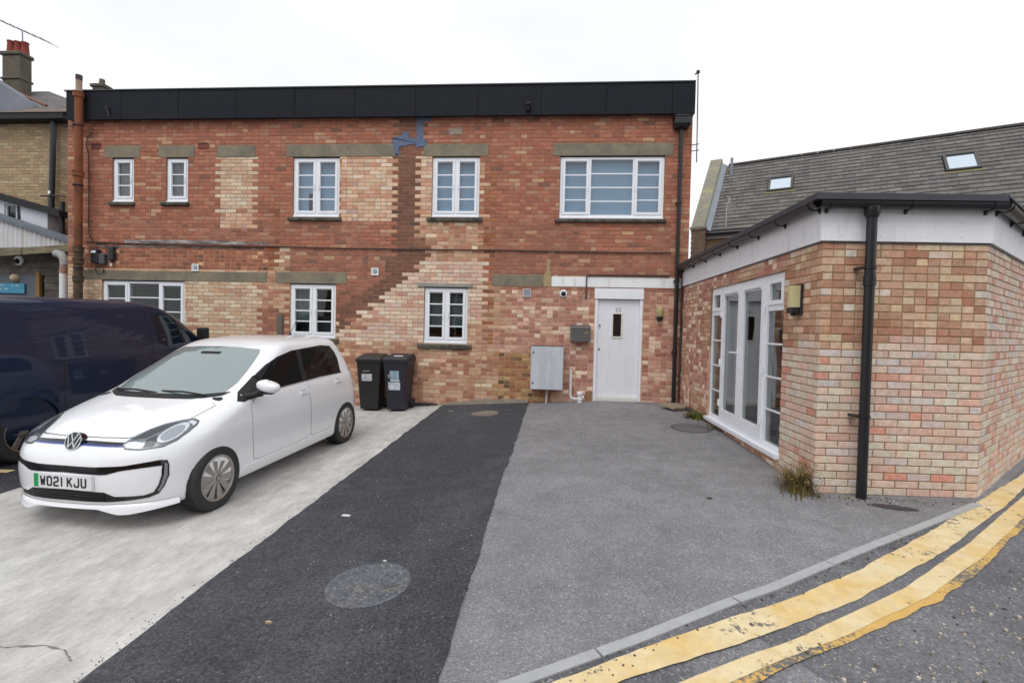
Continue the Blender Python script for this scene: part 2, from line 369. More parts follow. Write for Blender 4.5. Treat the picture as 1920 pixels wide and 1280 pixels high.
def sheet(name, xs, ys, off, m, hole=None):
    mb = MB(); nx = len(xs)
    mb.v = [(x, y, gz(x, y)+off) for y in ys for x in xs]
    for j in range(len(ys)-1):
        for i in range(nx-1):
            mb.f.append((j*nx+i, j*nx+i+1, (j+1)*nx+i+1, (j+1)*nx+i)); mb.c.append(None)
    return setp(mb.build(name, m, smooth=True, fix=False), kind='structure')
def ribbon(name, A, B, n, off, m, jit=0, across=1, zfn=gz, k=0):
    A, B = resamp(A, n), resamp(B, n); rnd = random.Random(11+k); mb = MB(); rows = []
    ja = jb = 0
    for (ax, ay), (bx, by) in zip(A, B):
        ja = .6*ja + rnd.uniform(-jit, jit); jb = .6*jb + rnd.uniform(-jit, jit)
        d = math.hypot(bx-ax, by-ay) or 1; ux, uy = (bx-ax)/d, (by-ay)/d
        a = (ax+ux*ja, ay+uy*ja); b = (bx+ux*jb, by+uy*jb)
        rows.append([(a[0]+(b[0]-a[0])*i/across, a[1]+(b[1]-a[1])*i/across) for i in range(across+1)])
    w_ = across+1
    mb.v = [(x, y, zfn(x, y)+off) for r in rows for x, y in r]
    for j in range(n-1):
        for i in range(across): mb.f.append((j*w_+i, j*w_+i+1, (j+1)*w_+i+1, (j+1)*w_+i)); mb.c.append(None)
    o = mb.build(name, m, smooth=True)
    return setp(o, kind='structure')
far = [-160,-90,-50,-30,-18,-12,-9,-7]
xs = far + list(np.arange(-6, 6.01, .5)) + [7,9,12,18,30,50,90,160]
ys = [-160,-90,-50,-25,-12,-6] + list(np.arange(-4, 11.01, .5)) + [12,14,18,25,40,70,110,160]
sheet('ground', xs, ys, 0, YARD)
# concrete parking slab and the strip of new tarmac beside it
ribbon('concrete_slab', [(-5.2,-1.0),(-5.2,4.3),(-5.2,9.46)], [(-2.12,-1.0),(-2.12,4.2),(-2.06,9.46)], 60, .004, CONC, jit=.006, across=8, k=1)
ribbon('new_tarmac_strip', [(-2.08,-.2),(-2.115,2.9),(-2.115,4.2),(-2.06,9.46)], [(-.46,1.3),(-.46,4.4),(-.43,6.0),(-.39,9.46)], 160, .009, NEWT, jit=.010, across=6, k=2)
ribbon('van_bay_tarmac', [(-16,-2),(-16,10.2)], [(-5.16,-2),(-5.16,9.46)], 30, .006, tarmac('bay_tarmac', lin(62,62,68), .4, lin(110,110,110), lin(50,50,54)), jit=.01, across=8, k=5)
# road beyond the flush kerb
KI = [(-6.2,-1.1),(-3.0,.62),(-1.5,1.42),(-.17,2.14),(.46,2.48),(1.30,2.98),(2.10,3.53),(2.86,4.03),(3.72,4.605)]
RO = KI[:-1] + [(3.80,4.64),(4.2,4.99),(5.25,5.93),(7.6,8.05),(12,12)]
ribbon('road', [(x+.02, y-.035) for x, y in RO], [(x*1.4+14, y-20) for x, y in RO], 90, .005, ROAD, jit=.003, across=14, k=3)
YEL = mat('yellow_paint', lin(214,183,120), .8, var=.14, vscale=14, bump=.3, bscale=80, col2=lin(220,202,162), c2scale=3, c2=(.36,.60))
def worn(m, a, b, sc_):   # paint worn through to the tarmac in places
    t = m.node_tree; bs = t.nodes['Principled BSDF']; l = t.links.new; src = bs.inputs['Base Color'].links[0].from_socket
    pos = N(t, 'ShaderNodeNewGeometry').outputs['Position']
    n1 = N(t, 'ShaderNodeTexNoise'); n1.inputs['Scale'].default_value = sc_; n1.inputs['Detail'].default_value = 9; n1.inputs['Roughness'].default_value = .75; l(pos, n1.inputs['Vector'])
    n2 = N(t, 'ShaderNodeTexNoise'); n2.inputs['Scale'].default_value = 1.3; n2.inputs['Detail'].default_value = 2; l(pos, n2.inputs['Vector'])
    ad = N(t, 'ShaderNodeMath', operation='MULTIPLY_ADD'); ad.inputs[1].default_value = .55; l(n2.outputs['Fac'], ad.inputs[0]); l(n1.outputs['Fac'], ad.inputs[2])
    mr = N(t, 'ShaderNodeMapRange'); mr.inputs[1].default_value = a; mr.inputs[2].default_value = b; l(ad.outputs[0], mr.inputs[0])
    mm = N(t, 'ShaderNodeMix', data_type='RGBA'); l(mr.outputs[0], mm.inputs[0]); l(src, mm.inputs[6]); mm.inputs[7].default_value = (*lin(104,102,100), 1)
    l(mm.outputs[2], bs.inputs['Base Color'])
worn(YEL, .92, .96, 16)
YEL2 = mat('yellow_paint_worn_edge', lin(206,168,96), .8, var=.12, vscale=9, bump=.2); worn(YEL2, .78, .86, 34)
ribbon('road_marking', [(-1.9,1.08),(-.9,1.62),(.06,2.15),(.46,2.37),(1.25,2.78),(1.91,3.20),(2.76,3.83),(3.73,4.59),(4.96,5.57),(6.6,7.0),(11.2,11.1)],
       [(-1.7,1.0),(-.7,1.56),(.34,2.16),(.98,2.44),(1.71,2.86),(2.55,3.45),(3.76,4.41),(4.49,5.03),(5.1,5.56),(6.75,7.0),(11.35,11.1)], 260, .010, YEL, jit=.006, across=2, k=7)
y2i = [(-1.3,1.2),(-.4,1.62),(.62,2.17),(1.19,2.46),(2.06,3.01),(3.01,3.74),(4.33,4.84),(5.4,5.75),(6.95,7.0),(11.6,11.1)]
y2o = [(-1.1,1.13),(-.2,1.60),(.84,2.18),(1.46,2.52),(2.19,2.97),(2.88,3.49),(3.72,4.18),(4.6,4.93),(5.55,5.72),(7.08,7.0),(11.75,11.1)]
ribbon('road_marking', y2i, y2o, 260, .012, YEL, jit=.004, across=2, k=8)
ribbon('road_marking', [(x-.03,y+.03) for x,y in y2o], [(x+.028,y-.036) for x,y in y2o], 260, .010, YEL2, jit=.008, across=2, k=9)
ribbon('road_marking', [(-9,4.72),(-5.75,4.82)], [(-9,4.82),(-5.75,4.92)], 20, .011, YEL, jit=.004, k=10)
# flush kerb stones
kerb = thing('kerb', None, None, (1.5,3.1,0)); kerb['kind'] = 'structure'
KM = mat('kerb_concrete', lin(164,166,168), .9, var=.14, vscale=12, bump=.3)
kl = resamp(KI, 400); cum = np.r_[0, np.cumsum([math.dist(a, b) for a, b in zip(kl, kl[1:])])]
L0 = 0; Ltot = cum[-1]
while L0 < Ltot-.2:
    L1 = min(L0+.915, Ltot-.02); mb = MB(); T = np.linspace(L0+.006, L1-.006, 7); X = np.interp(T, cum, [p[0] for p in kl]); Y = np.interp(T, cum, [p[1] for p in kl])
    secs = []
    for i in range(7):
        a, b = max(i-1, 0), min(i+1, 6); dx, dy = X[b]-X[a], Y[b]-Y[a]; d = math.hypot(dx, dy); nx, ny = dy/d*.062, -dx/d*.062; z_ = gz(X[i], Y[i])
        secs.append([(X[i],Y[i],z_-.1),(X[i]+nx,Y[i]+ny,z_-.1),(X[i]+nx,Y[i]+ny,z_+.014),(X[i],Y[i],z_+.014)])
    for s0, s1 in zip(secs, secs[1:]):
        for k in range(4): mb.quad(s0[k], s0[(k+1)%4], s1[(k+1)%4], s1[k])
    mb.poly(secs[0]); mb.poly(secs[-1]); mb.build('kerb_stone', KM, kerb, smooth=True); L0 = L1

# ------------------------------------------------------------------ brickwork
PAL = {
 'red':   ([(168,98,76),(160,92,72),(176,108,82),(152,88,70),(182,116,90),(146,86,72),(172,104,80),(186,128,100),(172,134,114),(200,166,126),(98,76,70)], [8,8,9,8,6,6,7,5,4,2.2,1.0], .34),
 'brown': ([(150,92,74),(142,84,68),(160,100,80),(130,80,66),(168,108,86),(176,126,102),(192,158,122),(92,72,66)], [8,8,8,6,6,3.5,2.2,1.0], .38),
 'dark':  ([(112,72,58),(102,66,54),(122,78,62),(94,62,54),(128,84,66),(108,80,64),(62,58,60)], [8,8,7,6,4,2,.6], .0),
 'band':  ([(148,88,72),(136,80,68),(156,98,78),(120,74,64),(196,154,112),(176,116,90),(90,68,62)], [8,7,6,4,2,3,1], .55),
 'cream': ([(202,176,144),(210,190,162),(194,162,130),(198,166,142),(188,146,120),(212,196,168),(170,114,92)], [8,7,6,5,3,5,.7], .06),
 'pale':  ([(210,186,162),(218,202,180),(206,172,152),(200,156,136),(216,194,168),(194,144,124),(208,178,162)], [8,8,7,4,6,2,6], .05),
 'tan':   ([(186,144,114),(176,130,104),(200,166,136),(168,112,90),(184,152,120),(158,102,84),(216,196,166),(194,154,132)], [7,7,6,6,4,5,3.4,5], .48),
 'infill':([(204,168,142),(212,186,158),(198,154,130),(210,180,148),(192,140,114),(218,198,178),(182,154,146)], [7,7,6,6,4,4,1.5], .25),
 'pink':  ([(174,122,104),(186,138,120),(164,108,94),(216,188,164),(200,158,138),(154,100,86),(226,206,184),(196,164,130)], [8,7,7,4,5,4,3.2,2], .62),
 'ochre': ([(172,132,88),(160,118,80),(152,94,70),(84,70,62),(182,146,102),(146,86,66),(110,86,66)], [7,7,6,3.4,5,5,3], .5),
 'rust':  ([(150,92,58),(138,82,52),(162,104,68),(128,78,54),(156,110,80)], [8,7,6,5,4], .4),
 'annexu':([(188,150,124),(180,138,112),(202,174,146),(168,120,96),(206,194,180),(206,184,148),(176,130,106),(196,160,134)], [7,7,5,3,1.6,2,6,5], .5),
 'annexl':([(206,182,162),(204,190,172),(208,172,156),(206,196,174),(206,144,124),(204,174,158),(198,188,184),(210,186,170)], [8,8,7,6,2.2,5,5,6], .04),
 'annexc':([(206,182,162),(204,190,172),(208,168,150),(206,196,174),(204,150,130),(198,170,154),(198,188,184),(192,140,120)], [8,8,7,6,3,5,5,3], .6),
 'yellow':([(168,148,112),(158,136,104),(178,158,120),(148,126,98),(162,132,104),(186,170,136),(138,116,92)], [8,8,6,5,4,3,3], .2),
}
MORT = {'red': (142,107,86), 'brown': (152,118,96), 'dark': (146,114,92), 'band': (186,142,104), 'cream': (154,130,106), 'pale': (158,134,114), 'tan': (178,148,118), 'infill': (172,136,100),
        'pink': (186,158,136), 'ochre': (176,146,104), 'rust': (140,96,64), 'annexu': (148,118,84), 'annexl': (136,113,90), 'annexc': (140,118,96), 'yellow': (150,134,108)}
KALB = 1.17
class Wall:
    """one brick face: P0 start corner, u direction along it (seen from outside, to the right)"""
    def __init__(s, P0, u, length, z0, z1, course, bl, zone, holes=(), stones=(), seed=1, zref=0.):
        s.P0 = Vector((P0[0], P0[1], 0)); s.u = Vector((u[0], u[1], 0)).normalized(); s.inn = Vector((-s.u.y, s.u.x, 0)); s.ang = math.atan2(s.u.y, s.u.x)
        s.L = length; s.z0 = z0; s.z1 = z1; s.holes = list(holes); s.stones = list(stones); s.zone = zone; s.bricks = []
        rnd = random.Random(seed); hb = bl/2; j = .010 if course > .07 else .009; n0 = math.floor((z0-zref)/course)
        c = n0
        while zref + c*course < z1:
            za = zref+c*course+j/2; zb = zref+(c+1)*course-j/2
            i = -2 + (c % 2)
            while i*hb < length:
                a = i*hb; zn = zone(a+hb, (za+zb)/2, c); p = PAL[zn][2]
                spl = [(a, a+hb), (a+hb, a+2*hb)] if rnd.random() < p else [(a, a+2*hb)]
                for xa, xb in spl:
                    zz = zone((xa+xb)/2, (za+zb)/2, c); pal, wt, _ = PAL[zz]; ci = rnd.choices(range(len(pal)), wt)[0]; tone = rnd.randint(0, 3)
                    s.clip(xa+j/2, xb-j/2, za, zb, zz, ci, tone, rnd)
                i += 2
            c += 1
    def clip(s, xa, xb, za, zb, zn, ci, tone, rnd):
        xa, xb = max(xa, .002), min(xb, s.L-.002); za, zb = max(za, s.z0), min(zb, s.z1)
        segs = [(xa, xb)]
        for x0, x1, z0, z1 in s.holes + s.stones:
            if x1 <= xa or x0 >= xb or z1 <= za or z0 >= zb: continue
            ov = min(zb, z1)-max(za, z0)
            if ov > .5*(zb-za) or (z0 <= za and z1 >= zb):
                ns = []
                for a, b in segs:
                    if x1 <= a or x0 >= b: ns.append((a, b)); continue
                    if a < x0-.02: ns.append((a, x0-.004))
                    if b > x1+.02: ns.append((x1+.004, b))
                segs = ns
            elif z0 > za: zb = min(zb, z0-.003)
            else: za = max(za, z1+.003)
        for a, b in segs:
            if b-a > .018 and zb-za > .012: s.bricks.append((a, b, za, zb, zn, ci, tone, rnd.uniform(-.0015, .0025)))
    def pt(s, a, d, z): return s.P0 + s.u*a + s.inn*d + Vector((0,0,z))
PM = {}
def pmean(zn):
    if zn not in PM:
        pal, wt, _ = PAL[zn]; s = sum(wt); PM[zn] = tuple(sum(lin(*c, KALB)[k]*w_ for c, w_ in zip(pal, wt))/s for k in range(3))
    return PM[zn]
def bcol(zn, ci, tone):
    k = (.93, .98, 1.02, 1.08)[tone]*KALB; c = lin(*PAL[zn][0][ci], k); m = lin(*MORT[zn], KALB); q = .06 if zn[0] == 'a' else .28 if zn in ('red', 'brown', 'dark', 'yellow') else .10; c = tuple(a*(1-q)+b*q for a, b in zip(c, m)); y = .3*c[0]+.6*c[1]+.1*c[2]; c = tuple(v*.88+y*.12 for v in c); mu = pmean(zn); r = .22 if zn in ('red', 'brown', 'dark', 'yellow') else .03; return tuple(v*(1-r)+u_*r for v, u_ in zip(c, mu))
def brick_geo(mb, fn, a, b, za, zb, dp, col, ch=.0035):
    P = []
    for d, e in ((dp, ch), (dp+ch, 0), (dp+.016, 0)):
        P += [fn(a+e, d, za+e), fn(b-e, d, za+e), fn(b-e, d, zb-e), fn(a+e, d, zb-e)]
    n = len(mb.v); mb.v += [tuple(p) for p in P]; mb.f.append((n, n+1, n+2, n+3)); mb.c.append(col)
    for r in (0, 4):
        for k in range(4):
            q = (k+1) % 4; mb.f.append((n+r+k, n+r+4+k, n+r+4+q, n+r+q)); mb.c.append(col)
BM = {}
def finish_walls(walls, parent, visible, nmax=300, thick=.22, mitre=False):
    """mortar body, the nmax bricks that show largest as objects, the rest as one mesh"""
    mb = MB()
    for wl in walls:
        xs_ = sorted(set([0, wl.L] + [cl(v, 0, wl.L) for h in wl.holes for v in h[:2]] + list(np.arange(.3, wl.L, .3))))
        zs_ = sorted(set([wl.z0, wl.z1] + [cl(v, wl.z0, wl.z1) for h in wl.holes for v in h[2:]] + list(np.arange(wl.z0+.3, wl.z1, .3))))
        xs_ = [v for i, v in enumerate(xs_) if i == 0 or v-xs_[i-1] > 1e-4]; zs_ = [v for i, v in enumerate(zs_) if i == 0 or v-zs_[i-1] > 1e-4]
        inside = lambda x, z: 0 < x < wl.L and wl.z0 < z < wl.z1 and not any(h[0] < x < h[1] and h[2] < z < h[3] for h in wl.holes)
        for i in range(len(xs_)-1):
            for k in range(len(zs_)-1):
                a, b, c, d = xs_[i], xs_[i+1], zs_[k], zs_[k+1]; x, z = (a+b)/2, (c+d)/2
                if not inside(x, z): continue
                col = lin(*MORT[wl.zone(x, z, 0)], KALB)
                m0, m1 = .0055, thick
                mb.quad(wl.pt(a,m0,c), wl.pt(b,m0,c), wl.pt(b,m0,d), wl.pt(a,m0,d), col)
                bk = lambda v: min(max(v, m1), wl.L-m1) if mitre else v
                mb.quad(wl.pt(bk(b),m1,c), wl.pt(bk(a),m1,c), wl.pt(bk(a),m1,d), wl.pt(bk(b),m1,d), col)
                for dx, dz, q in ((-1,0,(a,c,a,d)), (1,0,(b,d,b,c)), (0,-1,(b,c,a,c)), (0,1,(a,d,b,d))):
                    nx = x + dx*((b-a)/2+1e-3); nz_ = z + dz*((d-c)/2+1e-3)
                    if not inside(nx, nz_):
                        mb.quad(wl.pt(bk(q[0]),m1,q[1]), wl.pt(q[0],m0,q[1]), wl.pt(q[2],m0,q[3]), wl.pt(bk(q[2]),m1,q[3]), col)
    wall = mb.build('wall', MORTAR, parent, fix=False)
    cand = []
    for wl in walls:
        for bk in wl.bricks:
            P = wl.pt((bk[0]+bk[1])/2, 0, (bk[2]+bk[3])/2); v = P - cam.location; d2 = v.length_squared
            cosv = max(.02, -(v.normalized()).dot(-wl.inn)); sc_ = (bk[1]-bk[0])*(bk[3]-bk[2])/d2*cosv
            if not visible(P): sc_ *= 1e-4
            cand.append((sc_, wl, bk))
    cand.sort(key=lambda t: -t[0]); rest = MB()
    for i, (sc_, wl, bk) in enumerate(cand):
        a, b, za, zb, zn, ci, tone, jt = bk; col = bcol(zn, ci, tone)
        if i < nmax:
            key = (round(b-a, 3), round(zb-za, 3), zn, ci, tone)
            if key not in BM:
                m1 = MB(); L_, H_ = key[0], key[1]
                brick_geo(m1, lambda x, d, z: (x, d, z), -L_/2, L_/2, -H_/2, H_/2, 0, col); me = m1.mesh('brick', fix=False); me.materials.append(BRICK); BM[key] = me
            o = bpy.data.objects.new('brick', BM[key]); C.objects.link(o); o.parent = wall
            o.location = wl.pt((a+b)/2, jt, (za+zb)/2) - OFF[wall.name]; o.rotation_euler = (0, 0, wl.ang)
        else: brick_geo(rest, wl.pt, a, b, za, zb, jt, col)
    r = rest.build('brickwork', BRICK, wall, fix=False); r['kind'] = 'stuff'
    return wall
# ------------------------------------------------------------------ main building
FX0, FX1, FY = -9.87, 2.50, 9.425
WIN = {  # x0, x1, z0, z1
 'a': (-8.90,-8.44,3.98,4.865), 'b': (-7.75,-7.29,3.98,4.865), 'c': (-5.11,-4.17,3.70,4.865), 'd': (-2.34,-1.42,3.71,4.865), 'e': (.10,2.03,3.70,4.865),
 'f': (-9.12,-7.34,1.15,2.41), 'g': (-5.15,-4.21,1.33,2.40), 'h': (-2.45,-1.60,1.29,2.375)}
DOOR = (.815,1.70,.20,2.40)
LINT = [(-9.06,-8.31,4.865,5.09),(-7.91,-7.15,4.865,5.09),(-6.67,-5.89,4.865,5.09),(-5.25,-3.05,4.865,5.10),(-2.51,-1.27,4.865,5.09),(-.04,2.17,4.865,5.09),
        (-9.60,-5.62,2.41,2.60),(-5.44,-4.00,2.40,2.62),(-1.13,-.17,2.41,2.63)]
THIN = [(-2.58,-1.52,2.375,2.44)]
WHITEL = (-.01,2.20,2.42,2.61)
SIL = [(-8.95,-8.41,3.90,3.98),(-7.84,-7.25,3.90,3.98),(-5.19,-4.12,3.62,3.70),(-2.42,-1.35,3.62,3.71),(.02,2.07,3.62,3.70),(-2.56,-1.51,1.19,1.29),(-5.22,-4.14,1.24,1.33)]
def tooth(c, x, edge, amp=.055): return edge + (amp if c % 2 else -amp)
def zone_main(a, z, c):
    x = FX0 + a; t = .055 if c % 2 else -.055
    n = math.sin(x*3.1+z*2.3)*.5 + math.sin(x*1.3-z*4.7)*.5
    if 2.66 < z < 4.2 and abs(x+5.47+.04*math.sin(z*3)) < .055+.03*math.sin(z*7) : return 'rust'
    if 1.3 < z < 4.8 and abs(x+1.20+.02*math.sin(z*4)) < .06+.03*math.sin(z*6+1): return 'rust'
    if z > 3.12:
        if -6.60+t < x < -5.90-t and 3.46 < z < 4.87: return 'cream' if z > 3.75 else 'infill'
        if -4.2 < x < -3.03+t*1.2 and 3.60 < z < 4.87: return 'infill'
        if 4.87 < z < 5.7 and -3.12+t < x < -2.53-t: return 'dark'
        if z <= 4.87 and x > -3.3:
            lo = -3.04; hi = -2.56
            if 4.28 < z < 4.46: lo, hi = -2.95, -2.72
            if z < 3.55: hi = -2.62 + (3.55-z)*.35
            if lo+t < x < hi+t: return 'dark'
            if hi+t <= x < -2.33 and z > 3.65: return 'infill'
            if -1.43 < x < -1.30+t*.6 and z > 3.65: return 'tan'
            if hi+t <= x < -1.22+t and z < 3.65: return 'tan'
        if -3.9 < x < -3.04 and z < 3.6 and n > .2: return 'brown'
        if z < 3.6 and n > -.2: return 'brown'
        return 'red'
    if z > 2.62 or (z > 2.38 and x > -1.2):
        if x < -5.55: return 'band'
        if x < -5.2: return 'tan'
        e = -2.70 + (2.86-z)*.2
        if z > 2.84: return 'dark' if -3.05 < x < -2.42+t*1.5 else ('tan' if -2.42 <= x < -1.2 else 'brown')
        if x < e+t: return 'dark' if x > e-.62+n*.12 else 'brown'
        if x < -1.25+t: return 'pale'
        if x < .1: return 'tan' if n > .1 else 'brown'
        return 'brown'
    if x < -5.72+t: return 'cream'
    if x < -5.15: return 'tan' if n > 0 else 'brown'
    if x < -4.2: return 'cream' if z < 1.7 else 'brown'
    e = -2.95 - (2.44-z)*1.25      # toothed edge of the pale repair running down to the left
    if z > 1.35 and x < e+t*1.3: return 'dark' if x > e-.5+n*.15 else 'brown'
    if z > 1.30:
        if x < -1.28+t: return 'pale' if (z > 1.75 or n > -.1) else 'tan'
        if x < -.75: return 'tan' if n > -.2 else 'pink'
        return 'pink'
    if x < -.95+n*.25: return 'tan'
    if x < -.05 and z < 1.12: return 'ochre'
    return 'pink'
bld = thing('brick_building', 'two storey red and buff brick building with black fascia and white windows', 'building', ((FX0+FX1)/2, FY+3, 0))
holes = [tuple(v-FX0 if i < 2 else v for i, v in enumerate(h)) for h in list(WIN.values()) + [DOOR]]
stones = [(a-FX0, b-FX0, c, d) for a, b, c, d in LINT + THIN + [WHITEL] + SIL]
mainw = Wall((FX0, FY), (1, 0), FX1-FX0, -.2, 5.70, .075, .225, zone_main, holes, stones, seed=3, zref=.02)
def vis_main(P):
    if P.z < gz(P.x, FY)-.02 or P.z > 5.55: return False
    if P.x < -3.9 and P.z < 1.55: return False
    if P.x < -7.4 and P.z < 2.2: return False
    if -3.9 < P.x < -2.7 and P.z < .95: return False
    return True
wall_main = finish_walls([mainw], bld, vis_main)
def add(mb, name, m, par=bld, **kw): return mb.build(name, m, par, **kw)
add(MB().box(FX0, FX0+.22, FY+.225, 15.4, -.2, 5.70), 'side_wall', mat('side_brick', lin(140,92,74), .9, var=.2, vscale=8))
add(MB().box(FX1-.22, FX1, FY+.225, 15.4, -.2, 5.70), 'side_wall', MATS['side_brick'])
add(MB().box(FX0+.23, FX1-.23, 15.18, 15.4, -.2, 5.70), 'rear_wall', MATS['side_brick'])
add(MB().box(FX0+.03, FX1-.03, FY-.02, 15.38, 5.72, 5.95), 'roof', mat('roof_felt', lin(60,62,66), .9, var=.2))
# fascia of dark panels
FASC = mat('fascia_board', lin(28,31,39), .6, var=.10, vscale=3, spec=.15, col2=lin(32,35,42), c2scale=5, c2=(.4,.7))
xe = -9.775; k = 0
pw = 1.187
for i in range(11):
    x0 = xe + i*pw; x1 = min(2.487, x0+pw)
    if x1-x0 < .2: continue
    dy = random.uniform(-.003, .003)
    add(MB().box(x0+.003, x1-.003, 9.300+dy, 9.325, 5.572, 6.135), 'fascia_panel', FASC, bevel=.003)
add(MB().box(-9.77, 2.48, 9.33, 9.42, 5.60, 6.10), 'fascia_backing', BLACKP)
add(MB().box(-9.80, 2.50, 9.28, 9.43, 6.137, 6.158), 'roof_edge_trim', mat('edge_trim', lin(58,64,70), .4, var=.08))
add(MB().box(2.489, 2.505, 9.31, 13.5, 5.58, 6.13), 'fascia_end', FASC)
for a, b, c, d in LINT:
    mb = MB().box(a, b, FY-.005, FY+.20, c+.001, d-.001); add(mb, 'lintel', STONE, bevel=.004)
add(MB().box(THIN[0][0], THIN[0][1], FY-.012, FY+.15, THIN[0][2]+.002, THIN[0][3]), 'lintel', mat('cement_lintel', lin(150,150,146), .9, var=.15), bevel=.004)
WP = mat('white_masonry_paint', lin(240,242,244), .7, var=.06, vscale=7, bump=.15, col2=lin(196,190,178), c2scale=1.6, c2=(.56,.75), streak=(5,1,.8))
add(MB().box(WHITEL[0], WHITEL[1]+.22, FY-.008, FY+.2, WHITEL[2]+.001, WHITEL[3]), 'painted_lintel', WP, bevel=.003)
for a, b, c, d in SIL:
    y0 = FY-.055; mb = MB().hexa([(a,y0,c+.006),(b,y0,c+.006),(b,FY+.16,c+.006),(a,FY+.16,c+.006),(a,y0,d-.018),(b,y0,d-.018),(b,FY+.16,d-.001),(a,FY+.16,d-.001)])
    add(mb, 'sill', SILL, bevel=.006)
for x in (-9.35, -7.07):       # terracotta air bricks
    mb = MB().frame(x, x+.215, 5.03, 5.155, .02, FY-.006, FY+.01)
    for i in range(5): mb.box(x+.02, x+.195, FY-.002, FY+.01, 5.055+i*.018, 5.062+i*.018)
    for i in range(7): mb.box(x+.030+i*.024, x+.036+i*.024, FY-.003, FY+.011, 5.05, 5.135)
    add(mb, 'air_brick', mat('terracotta', lin(112,66,58), .9, var=.15))

# ---- windows
SKYREFM = mat('blind_sky_reflection', lin(158,182,216), .8, var=.04, vscale=2)  # sheets added behind upper panes, reflected sky painted into their blue
NETM = mat('net_curtain', lin(112,117,120), .9, var=.25, vscale=9, streak=None)
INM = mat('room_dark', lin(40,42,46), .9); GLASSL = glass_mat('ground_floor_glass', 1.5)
def window(key, lights, bars, inside, trickle=True, cill=True):
    x0, x1, z0, z1 = WIN[key]; ya, yb = FY+.035, FY+.10
    zt = z1-.018; zb = z0+.03
    win = add(MB().frame(x0+.004, x1-.004, zb, zt, .045, ya, yb), 'window', UPVC, bevel=.003)
    def sub(mb, n, m, **kw): return mb.build(n, m, win, **kw)
    if cill: sub(MB().box(x0+.006, x1-.006, ya-.03, yb, z0+.001, zb-.002), 'window_cill', UPVC, bevel=.003)
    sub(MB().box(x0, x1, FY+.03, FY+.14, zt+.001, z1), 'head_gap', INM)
    ix0, ix1 = x0+.049, x1-.049; W_ = ix1-ix0; iz0, iz1 = zb+.045, zt-.045
    for f0, f1, opening in lights:
        a, b = ix0+W_*f0, ix0+W_*f1
        if f0 > 0: a += .02
        if f1 < 1:
            b -= .02; sub(MB().box(b, b+.04, ya, yb, iz0+.001, iz1-.001), 'mullion', UPVC)
        if opening:
            s = .048; sub(MB().frame(a+.002, b-.002, iz0+.002, iz1-.002, s, ya-.012, yb-.02), 'sash', UPVC, bevel=.003); a += s; b -= s; c, d = iz0+s, iz1-s
            if trickle: sub(MB().box(a-.005, b+.005, ya-.022, ya-.014, d+.004, d+.024), 'trickle_vent', mat('vent_grey', lin(170,172,176), .5), bevel=.003)
            hx = b+.012 if f0 == 0 else a-.03
            sub(MB().box(hx, hx+.018, ya-.03, ya-.013, (c+d)/2-.06, (c+d)/2+.05), 'handle', UPVC, bevel=.003)
        else: c, d = iz0, iz1
        sub(MB().box(a, b, ya+.022, ya+.030, c, d), 'pane', GLASS if key in 'abcde' else GLASSL)
        for i in range(1, bars+1):
            zz = c+(d-c)*i/(bars+1); sub(MB().box(a, b, ya+.010, ya+.021, zz-.011, zz+.011), 'glazing_bar', UPVC)
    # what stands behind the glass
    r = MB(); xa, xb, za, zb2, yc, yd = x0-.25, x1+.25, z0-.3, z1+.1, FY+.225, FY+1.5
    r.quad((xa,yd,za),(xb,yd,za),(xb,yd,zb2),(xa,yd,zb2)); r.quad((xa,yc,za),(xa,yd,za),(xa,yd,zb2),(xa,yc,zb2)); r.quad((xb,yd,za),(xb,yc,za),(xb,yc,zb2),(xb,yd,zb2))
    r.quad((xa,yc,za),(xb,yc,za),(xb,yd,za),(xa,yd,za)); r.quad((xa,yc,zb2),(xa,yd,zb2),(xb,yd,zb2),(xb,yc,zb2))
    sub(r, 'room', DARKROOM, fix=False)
    for kind, f0, f1, g0, g1 in inside:
        a, b = x0+(x1-x0)*f0, x0+(x1-x0)*f1; c, d = z0+(z1-z0)*g0, z0+(z1-z0)*g1
        if kind == 'skyref_blind': sub(MB().box(a, b, FY+.135, FY+.14, c, d), 'sky_reflection_blind', SKYREFM)
        elif kind == 'net':
            mb = MB(); n = int((b-a)/.012)
            for i in range(n):
                p = [(a+(b-a)*(i+q)/n, FY+.145+.012*math.sin((i+q)*1.1)+.006*math.sin((i+q)*.37)) for q in (0, 1)]
                mb.quad((*p[0], c), (*p[1], c), (*p[1], d), (*p[0], d))
            sub(mb, 'net_curtain', NETM, smooth=True, fix=False)
        elif kind == 'lamp': sub(MB().lathe([(.02,0),(.16,.02),(.10,.14),(.02,.16)], ((a+b)/2, FY+.6, c), (0,0,1), n=20), 'lamp_shade', mat('shade_orange', lin(190,98,60), .7), smooth=True)
        elif kind == 'furn': sub(MB().box(a, b, FY+.4, FY+.8, c, d), 'sofa_back', mat('furniture', lin(96,98,104), .8), bevel=.03)
    return win
window('a', [(0,1,1)], 2, [('net',.0,.75,0,1)])
window('b', [(0,1,1)], 2, [('net',.0,.6,0,1)])
window('c', [(0,.5,1),(.5,1,1)], 3, [('skyref_blind',0,.28,0,1),('skyref_blind',.5,1,0,1),('skyref_blind',.28,.5,.42,1)])
window('d', [(0,.5,1),(.5,1,1)], 3, [('skyref_blind',0,1,0,1)])
window('e', [(0,.28,1),(.28,.72,0),(.72,1,1)], 3, [('skyref_blind',0,.7,.0,1),('skyref_blind',.7,1,0,1)])
window('f', [(0,.30,1),(.30,.70,0),(.70,1,1)], 3, [('furn',.1,.9,0,.4)])
window('g', [(0,.5,1),(.5,1,1)], 3, [('net',0,.45,.3,1),('furn',.0,.9,0,.35)])
window('h', [(0,.5,1),(.5,1,1)], 3, [('net',0,1,.28,1),('lamp',.6,.8,.1,.3),('furn',0,.45,0,.16)])

